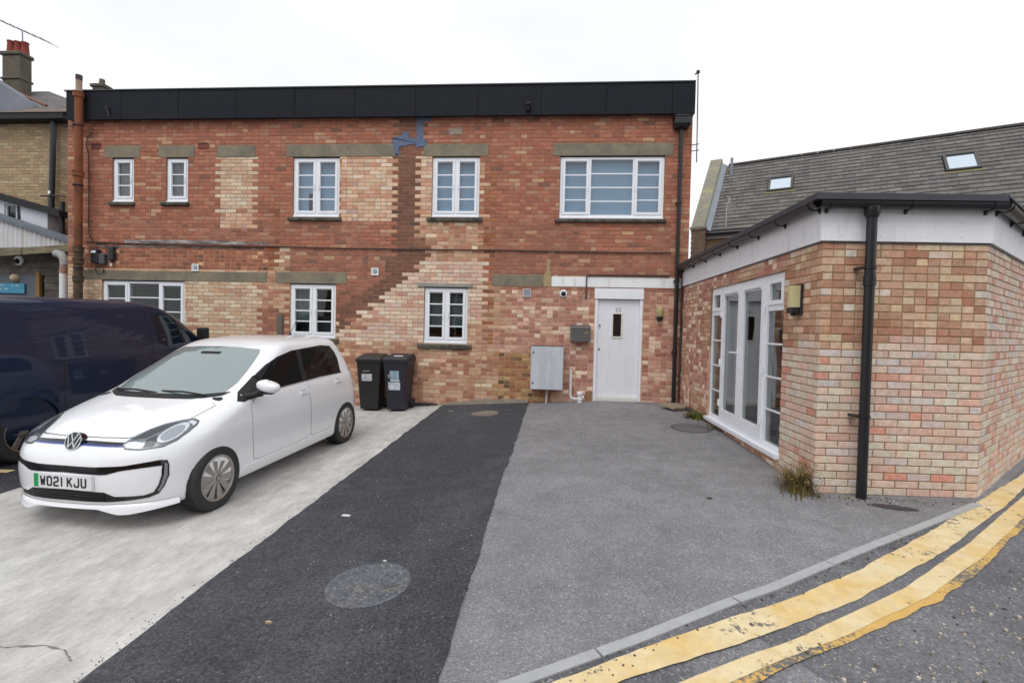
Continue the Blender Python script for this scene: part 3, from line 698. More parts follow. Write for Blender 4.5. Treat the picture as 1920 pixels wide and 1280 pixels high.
# ---- entrance door
x0, x1, z0, z1 = DOOR; DP = mat('door_paint', lin(236,239,246), .42, var=.03, vscale=4, streak=(8,1,.6), col2=lin(228,232,240), c2scale=3, c2=(.45,.75))
zf = gz(1.2, FY)+.02
door = add(MB().box(.872, 1.645, FY+.055, FY+.098, zf+.04, 2.195), 'door', DP, bevel=.003)
add(MB().box(x0, x0+.055, FY+.01, FY+.12, zf-.05, 2.20).box(x1-.053, x1, FY+.01, FY+.12, zf-.05, 2.20), 'door_frame', UPVC, bevel=.003)
add(MB().box(x0-.012, x1+.012, FY-.012, FY+.12, 2.204, 2.40), 'door_header', UPVC, bevel=.004)
add(MB().box(x0+.056, x1-.054, FY-.01, FY+.13, zf-.05, zf+.035), 'threshold', mat('threshold_white', lin(220,218,210), .5, var=.1), bevel=.004)
def dsub(mb, n, m, **kw): return mb.build(n, m, door, **kw)
for i in range(1, 7): dsub(MB().box(.872+i*.1105-.0015, .872+i*.1105+.0015, FY+.0535, FY+.056, zf+.05, 2.19), 'board_joint', mat('door_groove', lin(222,227,236), .6))
dsub(MB().frame(1.135, 1.345, 1.475, 1.955, .03, FY+.040, FY+.056), 'vision_frame', mat('door_beading', lin(232,228,216), .5), bevel=.004)
dsub(MB().box(1.165, 1.315, FY+.049, FY+.054, 1.505, 1.925), 'pane', mat('dark_glass', lin(18,20,24), .05, spec=.8))
NUMM = mat('number_grey', lin(160,162,168), .4, metal=.2)
fnd = lambda u, v, d: (u, FY+.055-d, v)
mb = MB(); stroke(mb, [[(1.205,2.025),(1.222,2.045),(1.222,1.965)],[(1.205,1.965),(1.239,1.965)]], .011, fnd, .004)
stroke(mb, [[(1.282+.021*math.cos(t), 2.005+.038*math.sin(t)) for t in np.linspace(0, 2*PI, 15)]], .011, fnd, .004); dsub(mb, 'door_number', NUMM)
for z in (1.71, 1.26): dsub(MB().lathe([(.0,.012),(.016,.012),(.020,.004),(.020,0)], (.917, FY+.055, z), (0,-1,0), n=18), 'lock', STEEL, smooth=True)
dsub(MB().box(.900, .934, FY+.050, FY+.056, 1.655, 1.665), 'letter_slot', BLACKP)

# ---- things fixed to the front wall
def onwall(name, label, cat, x, z, group=None): return thing(name, label, cat, (x, FY, z), group)
# meter cabinet
cab = onwall('meter_cabinet', 'pale grey weathered metal meter cabinet hung low on wall beside white door', 'cabinet', -.06, .50)
CABM = mat('cabinet_grey', lin(192,198,206), .5, var=.08, vscale=2.5, col2=lin(210,214,220), c2scale=2, c2=(.45,.65), streak=(4,1,.7))
MB().box(-.35, .235, FY-.20, FY-.002, .50, 1.28).build('case', CABM, cab, bevel=.005)
cd = MB().box(-.357, .243, FY-.222, FY-.203, .493, 1.288).build('cabinet_door', CABM, cab, bevel=.004)
for z in (1.18, .61): MB().lathe([(0,.008),(.014,.008),(.016,0)], (-.315, FY-.222, z), (0,-1,0), n=14).build('lock', mat('lock_dark', lin(40,40,44), .4), cd, smooth=True)
MB().tube([(-.05,FY-.1,.50),(-.055,FY-.1,gz(-.05,FY)-.03)], .022).build('conduit', mat('conduit_grey', lin(196,190,180), .5), cab, smooth=True)
MB().box(-.36,.24,FY-.21,FY-.002,1.289,1.30).build('cabinet_lid', mat('cab_dark', lin(90,92,92), .6, var=.3), cab)
# letter box
lb = onwall('letter_box', 'dark grey metal letter box on the wall left of the white door', 'letter box', .55, 1.39)
LBM = mat('letterbox_grey', lin(112,112,114), .4, metal=.5, var=.08)
MB().box(.37, .735, FY-.12, FY-.002, 1.395, 1.66).build('case', LBM, lb, bevel=.006)
MB().hexa([(.365,FY-.135,1.635),(.74,FY-.135,1.635),(.74,FY-.002,1.662),(.365,FY-.002,1.662),(.365,FY-.135,1.655),(.74,FY-.135,1.655),(.74,FY-.002,1.71),(.365,FY-.002,1.71)]).build('lid', LBM, lb, bevel=.003)
MB().box(.39, .715, FY-.126, FY-.121, 1.60, 1.628).build('flap', STEEL, lb, bevel=.002)
MB().box(.625, .70, FY-.124, FY-.121, 1.555, 1.575).build('name_plate', mat('brass', lin(196,178,110), .4, metal=.6), lb)
# bulkhead lamp
lp = onwall('wall_lamp', 'small black and amber glass lamp beside the black downpipe right of the door', 'lamp', 2.0, 1.8)
AMB = mat('amber_glass', lin(176,164,116), .25, var=.12, vscale=10)
MB().lathe([(.0,.27),(.035,.265),(.058,.24),(.064,.19),(.064,.09),(.058,.08)], (2.0,FY-.075,1.81), (0,0,1), n=24).build('diffuser', AMB, lp, smooth=True)
MB().lathe([(.058,.085),(.062,.06),(.05,.02),(.03,.0),(0,0)], (2.0,FY-.075,1.81), (0,0,1), n=24).build('base', BLACKP, lp, smooth=True)
MB().box(1.955,2.045,FY-.03,FY-.002,1.82,2.07).build('back_plate', BLACKP, lp, bevel=.006)
# camera dome and vents
dm = onwall('dome_camera', 'white round dome camera with black eye under the painted lintel', 'camera', .22, 2.29)
MB().lathe([(.0,.03),(.05,.03),(.068,.02),(.072,0)], (.22,FY,2.29), (0,-1,0), n=28).build('housing', UPVC, dm, smooth=True)
MB().lathe([(.046,.031),(.044,.05),(.03,.066),(.0,.072)], (.22,FY,2.29), (0,-1,0), n=24).build('eye', mat('eye_black', lin(16,16,18), .15), dm, smooth=True)
def vent(x, z, label):
    v = onwall('wall_vent', label, 'vent', x, z, 'white vents on the brick wall')
    MB().frame(x-.072, x+.072, z-.072, z+.072, .022, FY-.022, FY-.001).build('frame', UPVC, v, bevel=.004)
    MB().box(x-.05, x+.05, FY-.010, FY-.002, z-.05, z+.05).build('plate', UPVC, v)
    mb = MB(); mb.lathe([(0,.014),(.038,.012),(.042,.0)], (x,FY-.008,z), (0,-1,0), n=20); mb.build('grille', mat('vent_dark', lin(84,88,92), .6), v, smooth=True)
    for i in range(4): MB().box(x-.03, x+.03, FY-.0255, FY-.0225, z-.024+i*.015, z-.018+i*.015).build('louvre', UPVC, v)
vent(-7.11, 2.68, 'white square vent with round grille above the long lintel behind the van')
vent(-3.43, 2.65, 'white square vent with round grille left of the pale brick repair')
v = onwall('wall_vent', 'flat grey square vent under the short concrete lintel', 'vent', -.47, 2.29)
MB().frame(-.545,-.395,2.215,2.365,.014,FY-.02,FY-.001).build('frame', mat('vent_lt', lin(206,208,210), .5), v, bevel=.003)
for i in range(6): MB().hexa([(-.531,FY-.014,2.232+i*.021),(-.409,FY-.014,2.232+i*.021),(-.409,FY-.002,2.238+i*.021),(-.531,FY-.002,2.238+i*.021),(-.531,FY-.013,2.246+i*.021),(-.409,FY-.013,2.246+i*.021),(-.409,FY-.002,2.252+i*.021),(-.531,FY-.002,2.252+i*.021)]).build('louvre', mat('vent_grey2', lin(160,164,170), .5), v)
# white waste pipe
wp = thing('waste_pipe', 'white plastic waste pipe with trap standing at the foot of the wall', 'pipe', (.5,FY-.1,gz(.5,FY)))
PW = mat('white_pipe', lin(226,228,230), .4, var=.06)
g0 = gz(.5, FY)
MB().tube([(.395,FY-.07,.86),(.395,FY-.07,g0+.12),(.41,FY-.075,g0+.08),(.45,FY-.085,g0+.062),(.56,FY-.10,g0+.062)], .022, n=14).build('pipe', PW, wp, smooth=True)
MB().lathe([(.05,0),(.05,.05),(.058,.055),(.058,.085),(.046,.09),(.046,.15),(.06,.155),(.06,.20),(.05,.212),(0,.212)], (.57,FY-.11,g0-.01), (0,0,1), n=20).build('trap', PW, wp, smooth=True)
MB().tube([(.57,FY-.11,g0+.10),(.65,FY-.11,g0+.10)], .03, n=12).build('spigot', PW, wp, smooth=True)
single(MB().box(.68,.79,FY-.05,FY-.002,g0-.02,g0+.20), 'service_cover', mat('tan_board', lin(150,112,84), .9, var=.15), 'small brown board at the wall foot between waste pipe and door', 'board', (.735,FY-.02,g0), bevel=.004)
# conduit over the door
cn = onwall('conduit', 'thin dark iron conduit running above the door and down beside it', 'pipe', .64, 2.2)
IRON = mat('old_iron', lin(82,66,60), .7, var=.2)
MB().tube([(2.16,FY-.03,2.655),(1.2,FY-.03,2.65),(.67,FY-.03,2.645),(.645,FY-.03,2.62),(.64,FY-.03,2.23)], .013, n=8).build('pipe', IRON, cn, smooth=True)
MB().box(.66,2.17,FY-.03,FY-.004,2.630,2.637).build('drip_strip', IRON, cn)
MB().tube([(.64,FY-.03,2.255),(.64,FY-.03,2.20)], .022, n=10).build('end_cap', IRON, cn, smooth=True)
# telephone cable across the front and down from the eaves
def sag(pts, n=12, s=.0):
    o = []
    for a, b in zip(pts, pts[1:]):
        for i in range(n):
            t = i/n; o.append((a[0]+(b[0]-a[0])*t, a[1]+(b[1]-a[1])*t, a[2]+(b[2]-a[2])*t - s*4*t*(1-t)))
    return o + [pts[-1]]
CBL = mat('cable_black', lin(42,38,38), .6)
single(MB().tube(sag([(-9.45,FY-.02,3.17),(-8.0,FY-.02,3.135),(-5.6,FY-.02,3.115),(-3.3,FY-.02,3.09),(-.98,FY-.02,3.09),(.6,FY-.02,3.075),(2.18,FY-.02,3.075)], 8, .006), .012, n=6), 'wall_cable', CBL,
       'dark cable strung level along the whole brick front between the storeys', 'cable', (-3,FY-.02,3.1), smooth=True)
single(MB().tube([(-9.9,FY-.06,5.52),(-9.50,FY-.06,5.40),(-9.30,FY-.03,5.34),(-9.42,FY-.02,5.27),(-9.445,FY-.02,5.1),(-9.39,FY-.02,4.9),(-9.38,FY-.02,4.2),(-9.39,FY-.02,3.6),(-9.37,FY-.02,3.3),(-9.28,FY-.02,3.17),(-9.12,FY-.02,3.12)], .009, n=6), 'drop_cable', CBL,
       'thin black cable hanging down the wall beside the rusty pipe', 'cable', (-9.4,FY-.02,4), smooth=True)
# junction boxes
jb = onwall('junction_box', 'black box with white label and grey socket wired beside the rusty pipe', 'box', -9.15, 2.75)
MB().box(-9.28,-9.13,FY-.09,FY-.002,2.74,3.01).build('case', BLACKP, jb, bevel=.008)
MB().box(-9.265,-9.17,FY-.094,FY-.0905,2.94,2.985).build('paper_label', UPVC, jb)
MB().box(-9.125,-9.00,FY-.08,FY-.002,2.72,2.93).build('socket', mat('socket_grey', lin(78,82,88), .5), jb, bevel=.01)
MB().tube([(-9.13+.085*math.cos(t), FY-.04-.01*math.sin(3*t), 2.60+.075*math.sin(t)) for t in np.linspace(.4, 2*PI+.2, 26)], .010, n=6).build('cable_coil', CBL, jb, smooth=True)
MB().tube(sag([(-9.27,FY-.05,2.80),(-9.55,FY-.05,2.95),(-9.7,FY-.05,3.02)],6,.02), .008, n=6).build('wire', mat('wire_grey', lin(150,132,122), .6), jb, smooth=True)
MB().tube(sag([(-9.27,FY-.05,2.78),(-9.45,FY-.05,2.70),(-9.66,FY-.05,2.62)],6,.01), .008, n=6).build('wire', MATS['wire_grey'], jb, smooth=True)
MB().tube([(-9.2,FY-.04,3.02),(-9.22,FY-.04,3.10),(-9.12,FY-.04,3.15),(-9.0,FY-.04,3.13),(-8.97,FY-.04,2.95)], .008, n=6).build('wire', CBL, jb, smooth=True)
sk_ = onwall('splice_box', 'slim upright black splice box beside the junction box', 'box', -8.86, 2.76)
MB().box(-8.915,-8.805,FY-.085,FY-.002,2.80,3.07).build('case', BLACKP, sk_, bevel=.02, seg=2)
MB().lathe([(.03,0),(.03,.05),(0,.05)], (-8.86,FY-.045,2.75), (0,0,1), n=14).build('gland', BLACKP, sk_, smooth=True)
MB().box(-8.89,-8.86,FY-.06,FY-.03,2.68,2.75).build('plug', UPVC, sk_, bevel=.004)
# cement smear and blue-grey mastic patches on the face
def irregular(poly, n=6, amp=.02, seed=0):
    r = random.Random(seed); o = []
    for (a, b), (c, d) in zip(poly, poly[1:]+poly[:1]):
        for i in range(n): t = i/n; o.append((a+(c-a)*t+r.uniform(-amp,amp), b+(d-b)*t+r.uniform(-amp,amp)))
    return o
def onface(poly, d): return MB().prism(poly, lambda u, v, e: (u, FY-e, v), -.004, d)
MAST = mat('blue_mastic', lin(98,112,138), .85, var=.2, vscale=22, bump=.6, bscale=40)
mp_ = onwall('mastic_patch', 'blue grey mastic daubed on dark brick between the upper windows', 'patch', -2.8, 4.9)
for i, pl in enumerate([[(-2.64,5.62),(-2.54,5.62),(-2.53,5.20),(-2.66,5.20)], [(-2.62,5.62),(-2.36,5.60),(-2.40,5.53),(-2.60,5.55)], [(-3.15,5.21),(-2.98,5.26),(-2.62,5.20),(-2.62,5.10),(-3.0,5.05),(-3.14,5.12)],
                        [(-2.70,5.22),(-2.48,5.20),(-2.46,5.05),(-2.66,5.03)], [(-2.93,5.33),(-2.82,5.33),(-2.80,5.20),(-2.95,5.20)], [(-3.10,5.12),(-2.98,5.08),(-3.00,4.90),(-3.08,4.89)]]):
    onface(irregular(pl, 6, .016, i), .004+.001*i).build('daub', MAST, mp_, fix=True)
CEM = mat('cement_smear', lin(176,170,166), .9, var=.3, vscale=12, bump=.4, bscale=40, col2=lin(96,92,94), c2scale=5, c2=(.42,.58), streak=(.5,1,3))
cs = onwall('cement_band', 'broken band of pale cement and dark mortar above the black boxes', 'patch', -7.1, 3.19)
for i, (a, b, c, d) in enumerate([(-8.62,-7.9,3.155,3.215),(-7.95,-7.2,3.16,3.225),(-7.25,-6.5,3.155,3.22),(-6.55,-6.05,3.155,3.205),(-6.0,-5.58,3.15,3.195)]):
    onface(irregular([(a,c),(b,c),(b,d),(a,d)], 12, .009, i+20), .004+.001*(i%2)).build('smear', CEM, cs)
onface(irregular([(-9.2,3.075),(-5.7,3.06),(-5.7,3.085),(-9.2,3.10)], 40, .006, 40), .006).build('smear', CEM, cs)
fi = onwall('cement_infill', 'ragged buff mortar infill between the short lintel and painted lintel', 'patch', -.09, 2.5)
BUFF = mat('buff_mortar', lin(168,150,112), .95, var=.2, vscale=20, bump=.5, bscale=50)
onface(irregular([(-.165,2.415),(-.015,2.415),(-.015,2.62),(-.05,2.78),(-.03,2.92),(-.12,2.92),(-.10,2.75),(-.165,2.62)], 6, .012, 60), .004).build('daub', BUFF, fi)
single(onface(irregular([(-2.03,5.27),(-1.78,5.28),(-1.78,5.40),(-2.03,5.39)], 5, .008, 61), .004), 'cement_patch', mat('grey_cement', lin(150,140,128), .95, var=.3, vscale=20), 'small grey cement patch above the window next to the mastic', 'patch', (-1.9,FY,5.33))
# rust stains are part of the bricks; a row of iron hooks remains
# slate damp strip and cement plinth at the foot
PLN = mat('plinth_cement', lin(158,148,134), .95, var=.25, vscale=8, bump=.5, bscale=30)
pl = [(x, gz(x,FY)-.1) for x in np.arange(-2.1, -.3, .1)]; r_ = random.Random(5)
tp = [(x, gz(x,FY)+.10-.05*abs(x+1.2)+r_.uniform(-.02,.02)) for x in np.arange(-.4, -2.15, -.1)]
add(onface(pl+tp, .018), 'plinth', PLN)
add(MB().box(-2.80,-2.15,FY-.03,FY-.002,.115,.135).box(-2.80,-2.28,FY-.016,FY-.002,-.05,.112), 'plinth', mat('slate_plinth', lin(62,66,76), .7, var=.2))
# black rainwater pipe with hopper
dp = thing('downpipe', 'black downpipe with square hopper between the white door and the corner', 'drainpipe', (2.285,FY-.06,gz(2.28,FY)))
BP = mat('gloss_black_pipe', lin(30,31,35), .35, var=.1)
MB().hexa([(2.17,FY-.16,5.32),(2.40,FY-.16,5.32),(2.40,FY-.004,5.32),(2.17,FY-.004,5.32),(2.14,FY-.19,5.38),(2.43,FY-.19,5.38),(2.43,FY-.004,5.38),(2.14,FY-.004,5.38)]).box(2.14,2.43,FY-.19,FY-.004,5.381,5.50).box(2.13,2.44,FY-.20,FY-.004,5.501,5.53).build('hopper', BP, dp, bevel=.004)
MB().box(2.18,2.40,FY-.12,FY-.004,5.531,5.62).build('hopper_neck', BP, dp)
MB().tube([(2.285,FY-.07,5.34),(2.287,FY-.07,2.5),(2.29,FY-.07,gz(2.29,FY)-.02)], .036, n=16).build('pipe', BP, dp, smooth=True)
for z in (3.98, 2.55, 1.25):
    MB().lathe([(.037,-.035),(.044,-.03),(.044,.03),(.037,.035)], (2.287,FY-.07,z), (0,0,1), n=16).build('socket', BP, dp, smooth=True)
    MB().box(2.235,2.34,FY-.045,FY-.002,z-.012,z+.012).build('bracket', BP, dp)
tpipe = thing('thin_pipe', 'thin brown pipe in the corner where the two brick walls meet', 'pipe', (2.395,FY-.03,gz(2.395,FY)))
MB().tube([(2.30,FY-.05,2.86),(2.37,FY-.045,2.82),(2.393,FY-.04,2.74),(2.39,FY-.04,gz(2.39,FY)+.01)], .017, n=10).build('pipe', IRON, tpipe, smooth=True)
for z in (2.2,1.4,.7): MB().box(2.366,2.411,FY-.05,FY-.002,z-.008,z+.008).build('bracket', IRON, tpipe)
# rusty soil pipe at the left end
sp_ = thing('soil_pipe', 'rusty orange cast iron soil pipe rising past the black fascia', 'drainpipe', (-9.5,FY-.2,0))
RUST = mat('rusty_iron', lin(134,78,48), .85, var=.22, vscale=6, bump=.3, bscale=30, col2=lin(98,62,46), c2scale=3, c2=(.45,.6))
OLDI = mat('mossy_iron', lin(96,76,58), .9, var=.3, vscale=6, col2=lin(70,64,52), c2scale=5, c2=(.4,.6))
yq = FY-.22; xq = -9.41
MB().tube([(xq,yq,3.05),(xq+.01,yq,6.02)], .070, n=20).build('pipe', RUST, sp_, smooth=True)
MB().tube([(xq-.01,yq,-.1),(xq,yq,3.04)], .075, n=20).build('pipe', OLDI, sp_, smooth=True)
MB().tube([(xq+.01,yq,6.0),(xq+.012,yq,6.34)], .052, n=16).build('vent_end', mat('pipe_pale', lin(170,142,126), .8, var=.3, vscale=9), sp_, smooth=True)
MB().tube([(xq+.012,yq,6.30),(xq+.012,yq,6.40)], .056, n=16).build('vent_cowl', mat('cowl_dark', lin(74,62,60), .8), sp_, smooth=True)
for z in (6.02, 4.47, 2.98, 2.75, 2.4, 1.6): MB().lathe([(.074,-.06),(.092,-.05),(.092,.03),(.098,.035),(.098,.055),(.074,.06)], (xq,yq,z), (0,0,1), n=20).build('collar', RUST if z > 3 else OLDI, sp_, smooth=True)
for z in (5.42, 4.25, 2.62): MB().tube([(xq+.085*math.cos(t), yq+.085*math.sin(t), z) for t in np.linspace(PI*.1,-PI*1.1,14)] + [(xq-.11,FY-.01,z)], .012, n=6).build('strap', CBL, sp_, smooth=True)
# grey board against the wall behind the car
single(MB().box(-5.385,-5.275,FY-.045,FY-.004,gz(-5.3,FY)-.01,1.80), 'timber_post', mat('grey_timber', lin(104,98,94), .9, var=.25, vscale=12), 'weathered grey timber post against the wall behind the white car', 'post', (-5.33,FY,0), bevel=.006)
# spout under the fascia, small stubs
sp2 = onwall('rain_spout', 'small dark spout poking through the lower edge of the black fascia', 'spout', -.52, 5.6)
MB().tube([(-.52,FY+.0,5.62),(-.52,FY-.16,5.66),(-.52,FY-.18,5.74)], .028, n=10).build('pipe', BLACKP, sp2, smooth=True)
MB().lathe([(.03,0),(.05,.02),(.05,.05),(.02,.07),(0,.07)], (-.52,FY-.18,5.72), (0,0,1), n=14).build('cowl', BLACKP, sp2, smooth=True)
sp3 = onwall('rain_spout', 'tiny rusty stub on the black fascia near the rusty pipe', 'spout', -8.85, 5.75)
MB().tube([(-8.85,FY-.12,5.62),(-8.85,FY-.15,5.70),(-8.86,FY-.17,5.78)], .018, n=8).build('pipe', IRON, sp3, smooth=True)
MB().lathe([(.0,.03),(.03,.02),(.03,.0),(0,0)], (-8.86,FY-.17,5.78), (0,0,1), n=10).build('cowl', IRON, sp3, smooth=True)
# aerial mast at the right end
am = thing('aerial_mast', 'thin aerial mast bracketed to the right end of the brick building', 'aerial', (2.58,FY-.05,4.7))
MB().tube([(2.555,FY-.05,6.36),(2.57,FY-.05,5.4),(2.578,FY-.05,4.72)], .010, n=8).build('mast', IRON, am, smooth=True)
for z in (5.04, 4.93): MB().tube([(2.47,FY-.02,z),(2.61,FY-.06,z+.008)], .008, n=6).build('bracket', CBL, am, smooth=True)
MB().tube([(2.50,FY-.05,6.31),(2.56,FY-.05,6.33)], .012, n=6).build('arm', CBL, am, smooth=True)
MB().lathe([(0,.03),(.03,.02),(.03,-.02),(0,-.03)], (2.555,FY-.05,6.35), (0,0,1), n=10).build('cap', CBL, am, smooth=True)
# chimney stub standing on the roof behind the fascia
ch = thing('chimney_stub', 'low grey chimney stub showing just above the fascia by the rusty pipe', 'chimney', (-13.5,14,5.9))
CHM = mat('sooty_brick', lin(96,90,78), .95, var=.3, vscale=6, bump=.5, bscale=20)
MB().box(-13.78,-13.42,13.9,14.15,-.1,8.60).build('stack', CHM, ch, bevel=.02)
MB().box(-13.83,-13.38,13.86,14.2,8.50,8.60).build('cap', CHM, ch, bevel=.02)
MB().lathe([(.08,0),(.07,.16),(.05,.16),(.05,0)], (-13.55,14.0,8.60), (0,0,1), n=12).build('pot', CHM, ch, smooth=True)
# ------------------------------------------------------------------ single storey annex on the right
AX = 2.416; A_ = Vector((2.416,4.689,0)); B_ = Vector((3.862,4.743,0)); Cc = Vector((7.05,7.57,0))
ann = thing('brick_annex', 'low pale brick annex with white fascia, black gutter and glazed doors', 'building', (4.2,7.2,.2))
FD = (1.63, 4.025, .33, 2.275)     # opening for the glazed doors along the left wall
def zone_annex(a, z, c):
    n = math.sin(a*2.7+z*3.9)+math.sin(a*5.3-z*2.1)
    return 'annexu' if z > 1.52+.05*n else 'annexl'
def zone_left(a, z, c):
    n = math.sin(a*2.7+z*3.9)+math.sin(a*5.3-z*2.1)
    if a > 4.0: return 'annexu' if z > 1.52+.05*n else 'annexl'
    return 'pink' if n > -.6 else 'annexu'
wl = Wall((AX, FY-.003), (0,-1), FY-.003-4.689, -.1, 2.47, .0691, .207, zone_left, [FD], seed=21, zref=.17)
d1 = B_-A_; wf = Wall(A_[:2], d1[:2], d1.length, -.1, 2.47, .0691, .207, zone_annex, seed=22, zref=.17)
d2 = Cc-B_; wr = Wall(B_[:2], d2[:2], d2.length, -.1, 2.47, .0691, .207, lambda a, z, c: 'annexc', seed=23, zref=.17)
wall_ann = finish_walls([wl, wf, wr], ann, lambda P: P.z > gz(P.x, P.y)-.03 and P.x < 5.3, thick=.2, mitre=True)
def aadd(mb, name, m, **kw): return mb.build(name, m, ann, **kw)
nl, nf, nr = Vector((-1,0,0)), Vector((d1.y,-d1.x,0)).normalized(), Vector((d2.y,-d2.x,0)).normalized()
def corner(P, n1, n2, d):
    # offset corner of two wall lines
    b = n1+n2; return P + b*(d/(1+n1.dot(n2)))
def path(d): return [Vector((AX-d,FY-.02,0)), corner(A_,nl,nf,d), corner(B_,nf,nr,d), Cc+nr*d]
WFB = mat('white_fascia', lin(240,241,246), .5, var=.05, vscale=3, col2=lin(192,193,202), c2scale=2.5, c2=(.55,.85), streak=(3,3,.6))
def band(pin, pout, i, z0, z1):
    a, b, c, d = pout[i], pout[i+1], pin[i+1], pin[i]
    return [(p.x,p.y,z0) for p in (a,b,c,d)] + [(p.x,p.y,z1) for p in (a,b,c,d)]
p0, p1 = path(.002), path(.022)
for i in range(3): aadd(MB().hexa(band(p0,p1,i,2.455,2.825)), 'fascia_board', WFB, bevel=.002)
p2 = path(.007)
for i in range(3): aadd(MB().hexa(band(p0,p2,i,2.438,2.4535)), 'flashing_strip', mat('lead', lin(98,94,92), .7))
for i in range(3):
    for t in (.12,.35,.58,.82) if i == 1 else (.2,.4,.6,.8,.97) if i == 0 else (.1,.25,.4):
        for z in (2.50, 2.63):
            P = p1[i].lerp(p1[i+1], t); n = (nl,nf,nr)[i]
            aadd(MB().lathe([(.004,0),(.004,.002),(0,.002)], (P.x,P.y,z), n, n=8), 'fixing_screw', mat('screw_grey', lin(150,150,156), .5))
# roof deck, edge trim
pr_ = path(.045)
aadd(MB().prism([(p.x,p.y) for p in pr_] + [(7.05,FY-.01)], lambda u, v, d: (u, v, d), 2.828, 2.86), 'roof', MATS['roof_felt'])
po = path(.125); pi_ = path(.028)
TRIM = mat('grey_trim', lin(62,65,72), .5, var=.1)
for i in range(2): aadd(MB().hexa(band(pi_,po,i,2.795,2.858)), 'roof_edge_trim', TRIM, bevel=.004)
aadd(MB().hexa(band(pi_,po,2,2.835,2.858)), 'roof_edge_trim', TRIM, bevel=.004)
# half round gutter along the three sides
GUT = mat('gutter_black', lin(40,41,45), .35, var=.15)
def gutter(i, r, zc, d):
    P = path(d); a, b = P[i], P[i+1]; u = (b-a).normalized(); n = (nl,nf,nr)[i]; mb = MB(); prof = [(r*math.cos(t), r*math.sin(t)) for t in np.linspace(PI, 2*PI, 13)]; prof2 = [((r-.005)*math.cos(t), (r-.005)*math.sin(t)) for t in np.linspace(2*PI, PI, 13)]
    Pl = prof+prof2
    mb.prism(Pl, lambda x, z, e: tuple((a if e == 0 else b) + n*x + Vector((0,0,zc+z))), 0, 1)
    aadd(mb, 'gutter', GUT, smooth=True)
    L_ = (b-a).length; k = max(2, int(L_/.62))
    for j in range(k+1):
        c = a + u*(.10+(L_-.2)*j/k)
        M = Matrix((( u.x, n.x, 0, c.x),(u.y, n.y, 0, c.y),(0,0,1,zc),(0,0,0,1)))
        mb = MB(); ring = [((r+.007)*math.cos(t), (r+.007)*math.sin(t)) for t in np.linspace(PI, 2*PI, 11)] + [((r+.0015)*math.cos(t), (r+.0015)*math.sin(t)) for t in np.linspace(2*PI, PI, 11)]
        mb.prism(ring, lambda x, z, e: tuple(M @ Vector((e, x, z))), -.017, .017)
        mb.prism([(-d+.024,-.005),(-r+.01,-.012),(-r+.02,-.055),(-d+.024,-.085)], lambda x, z, e: tuple(M @ Vector((e, x, z))), -.012, .012)
        aadd(mb, 'gutter_bracket', GUT)
gutter(0, .056, 2.782, .088); gutter(1, .056, 2.782, .088); gutter(2, .056, 2.782, .088)
# downpipe on the front wall
ad = thing('downpipe', 'thick black downpipe standing in front of the pale annex corner', 'drainpipe', (2.78,4.60,gz(2.78,4.6)))
X_ = 2.782; Yp = 4.605
MB().tube([(X_,Yp,2.745),(X_+.001,Yp,1.5),(X_+.004,Yp,gz(X_,Yp)-.01)], .041, n=20).build('pipe', BP, ad, smooth=True)
MB().lathe([(.043,-.05),(.049,-.045),(.049,.04),(.043,.045)], (X_,Yp,2.10), (0,0,1), n=20).build('socket', BP, ad, smooth=True)
MB().lathe([(.043,-.06),(.06,-.02),(.06,.04),(.045,.05)], (X_,Yp,2.70), (0,0,1), n=20).build('outlet', BP, ad, smooth=True)
for z in (2.21, .90):
    MB().lathe([(.042,-.014),(.048,-.012),(.048,.012),(.042,.014)], (X_,Yp,z), (0,0,1), n=20).build('bracket', BP, ad, smooth=True)
    MB().box(X_-.085,X_-.03,Yp-.012,4.70,z-.010,z+.010).build('bracket_lug', BP, ad, bevel=.002)

# ---- glazed double doors with side lights, set in the left wall
fl = lambda a, d, z: (AX+d, FY-.003-a, z)
fd_a, fd_b, fz0, fz1 = FD
fr = aadd(MB().frame(fd_a+.004, fd_b-.004, fz0+.02, fz1-.004, .05, .030, .10, fn=fl), 'glazed_doors', UPVC, bevel=.003)
def fsub(mb, n, m, **kw): return mb.build(n, m, fr, **kw)
def fbox(mb, a, b, d0, d1, z0, z1): return mb.hexa([fl(a,d0,z0),fl(b,d0,z0),fl(b,d1,z0),fl(a,d1,z0),fl(a,d0,z1),fl(b,d0,z1),fl(b,d1,z1),fl(a,d1,z1)])
fsub(fbox(MB(), fd_a-.02, fd_b+.02, -.045, .10, fz0-.035, fz0+.018), 'sill', UPVC, bevel=.004)
dv = [fd_a+.054, 2.09, 2.82, 3.56, fd_b-.054]
for x in (2.09, 3.56): fsub(fbox(MB(), x-.025, x+.025, .030, .10, fz0+.072, fz1-.056), 'mullion', UPVC)
GD = glass_mat('door_glass', 1.85, (.8,.84,.85))
for k, (a, b) in enumerate([(dv[0], dv[1]-.026), (dv[3]+.026, dv[4])]):
    zt = 1.90; fsub(fbox(MB(), a, b, .032, .098, zt-.03, zt+.03), 'transom', UPVC)
    fsub(MB().frame(a+.002, b-.002, zt+.032, fz1-.058, .05, .018, .085, fn=fl), 'top_light', UPVC, bevel=.003)
    fsub(fbox(MB(), a+.052, b-.052, .050, .056, zt+.082, fz1-.108), 'pane', GD)
    fsub(fbox(MB(), a, b, .050, .056, fz0+.07, zt-.03), 'pane', GD)
    for i in (1,2,3): zz = fz0+.07+(zt-.03-fz0-.07)*i/4; fsub(fbox(MB(), a, b, .036, .047, zz-.010, zz+.010), 'glazing_bar', UPVC)
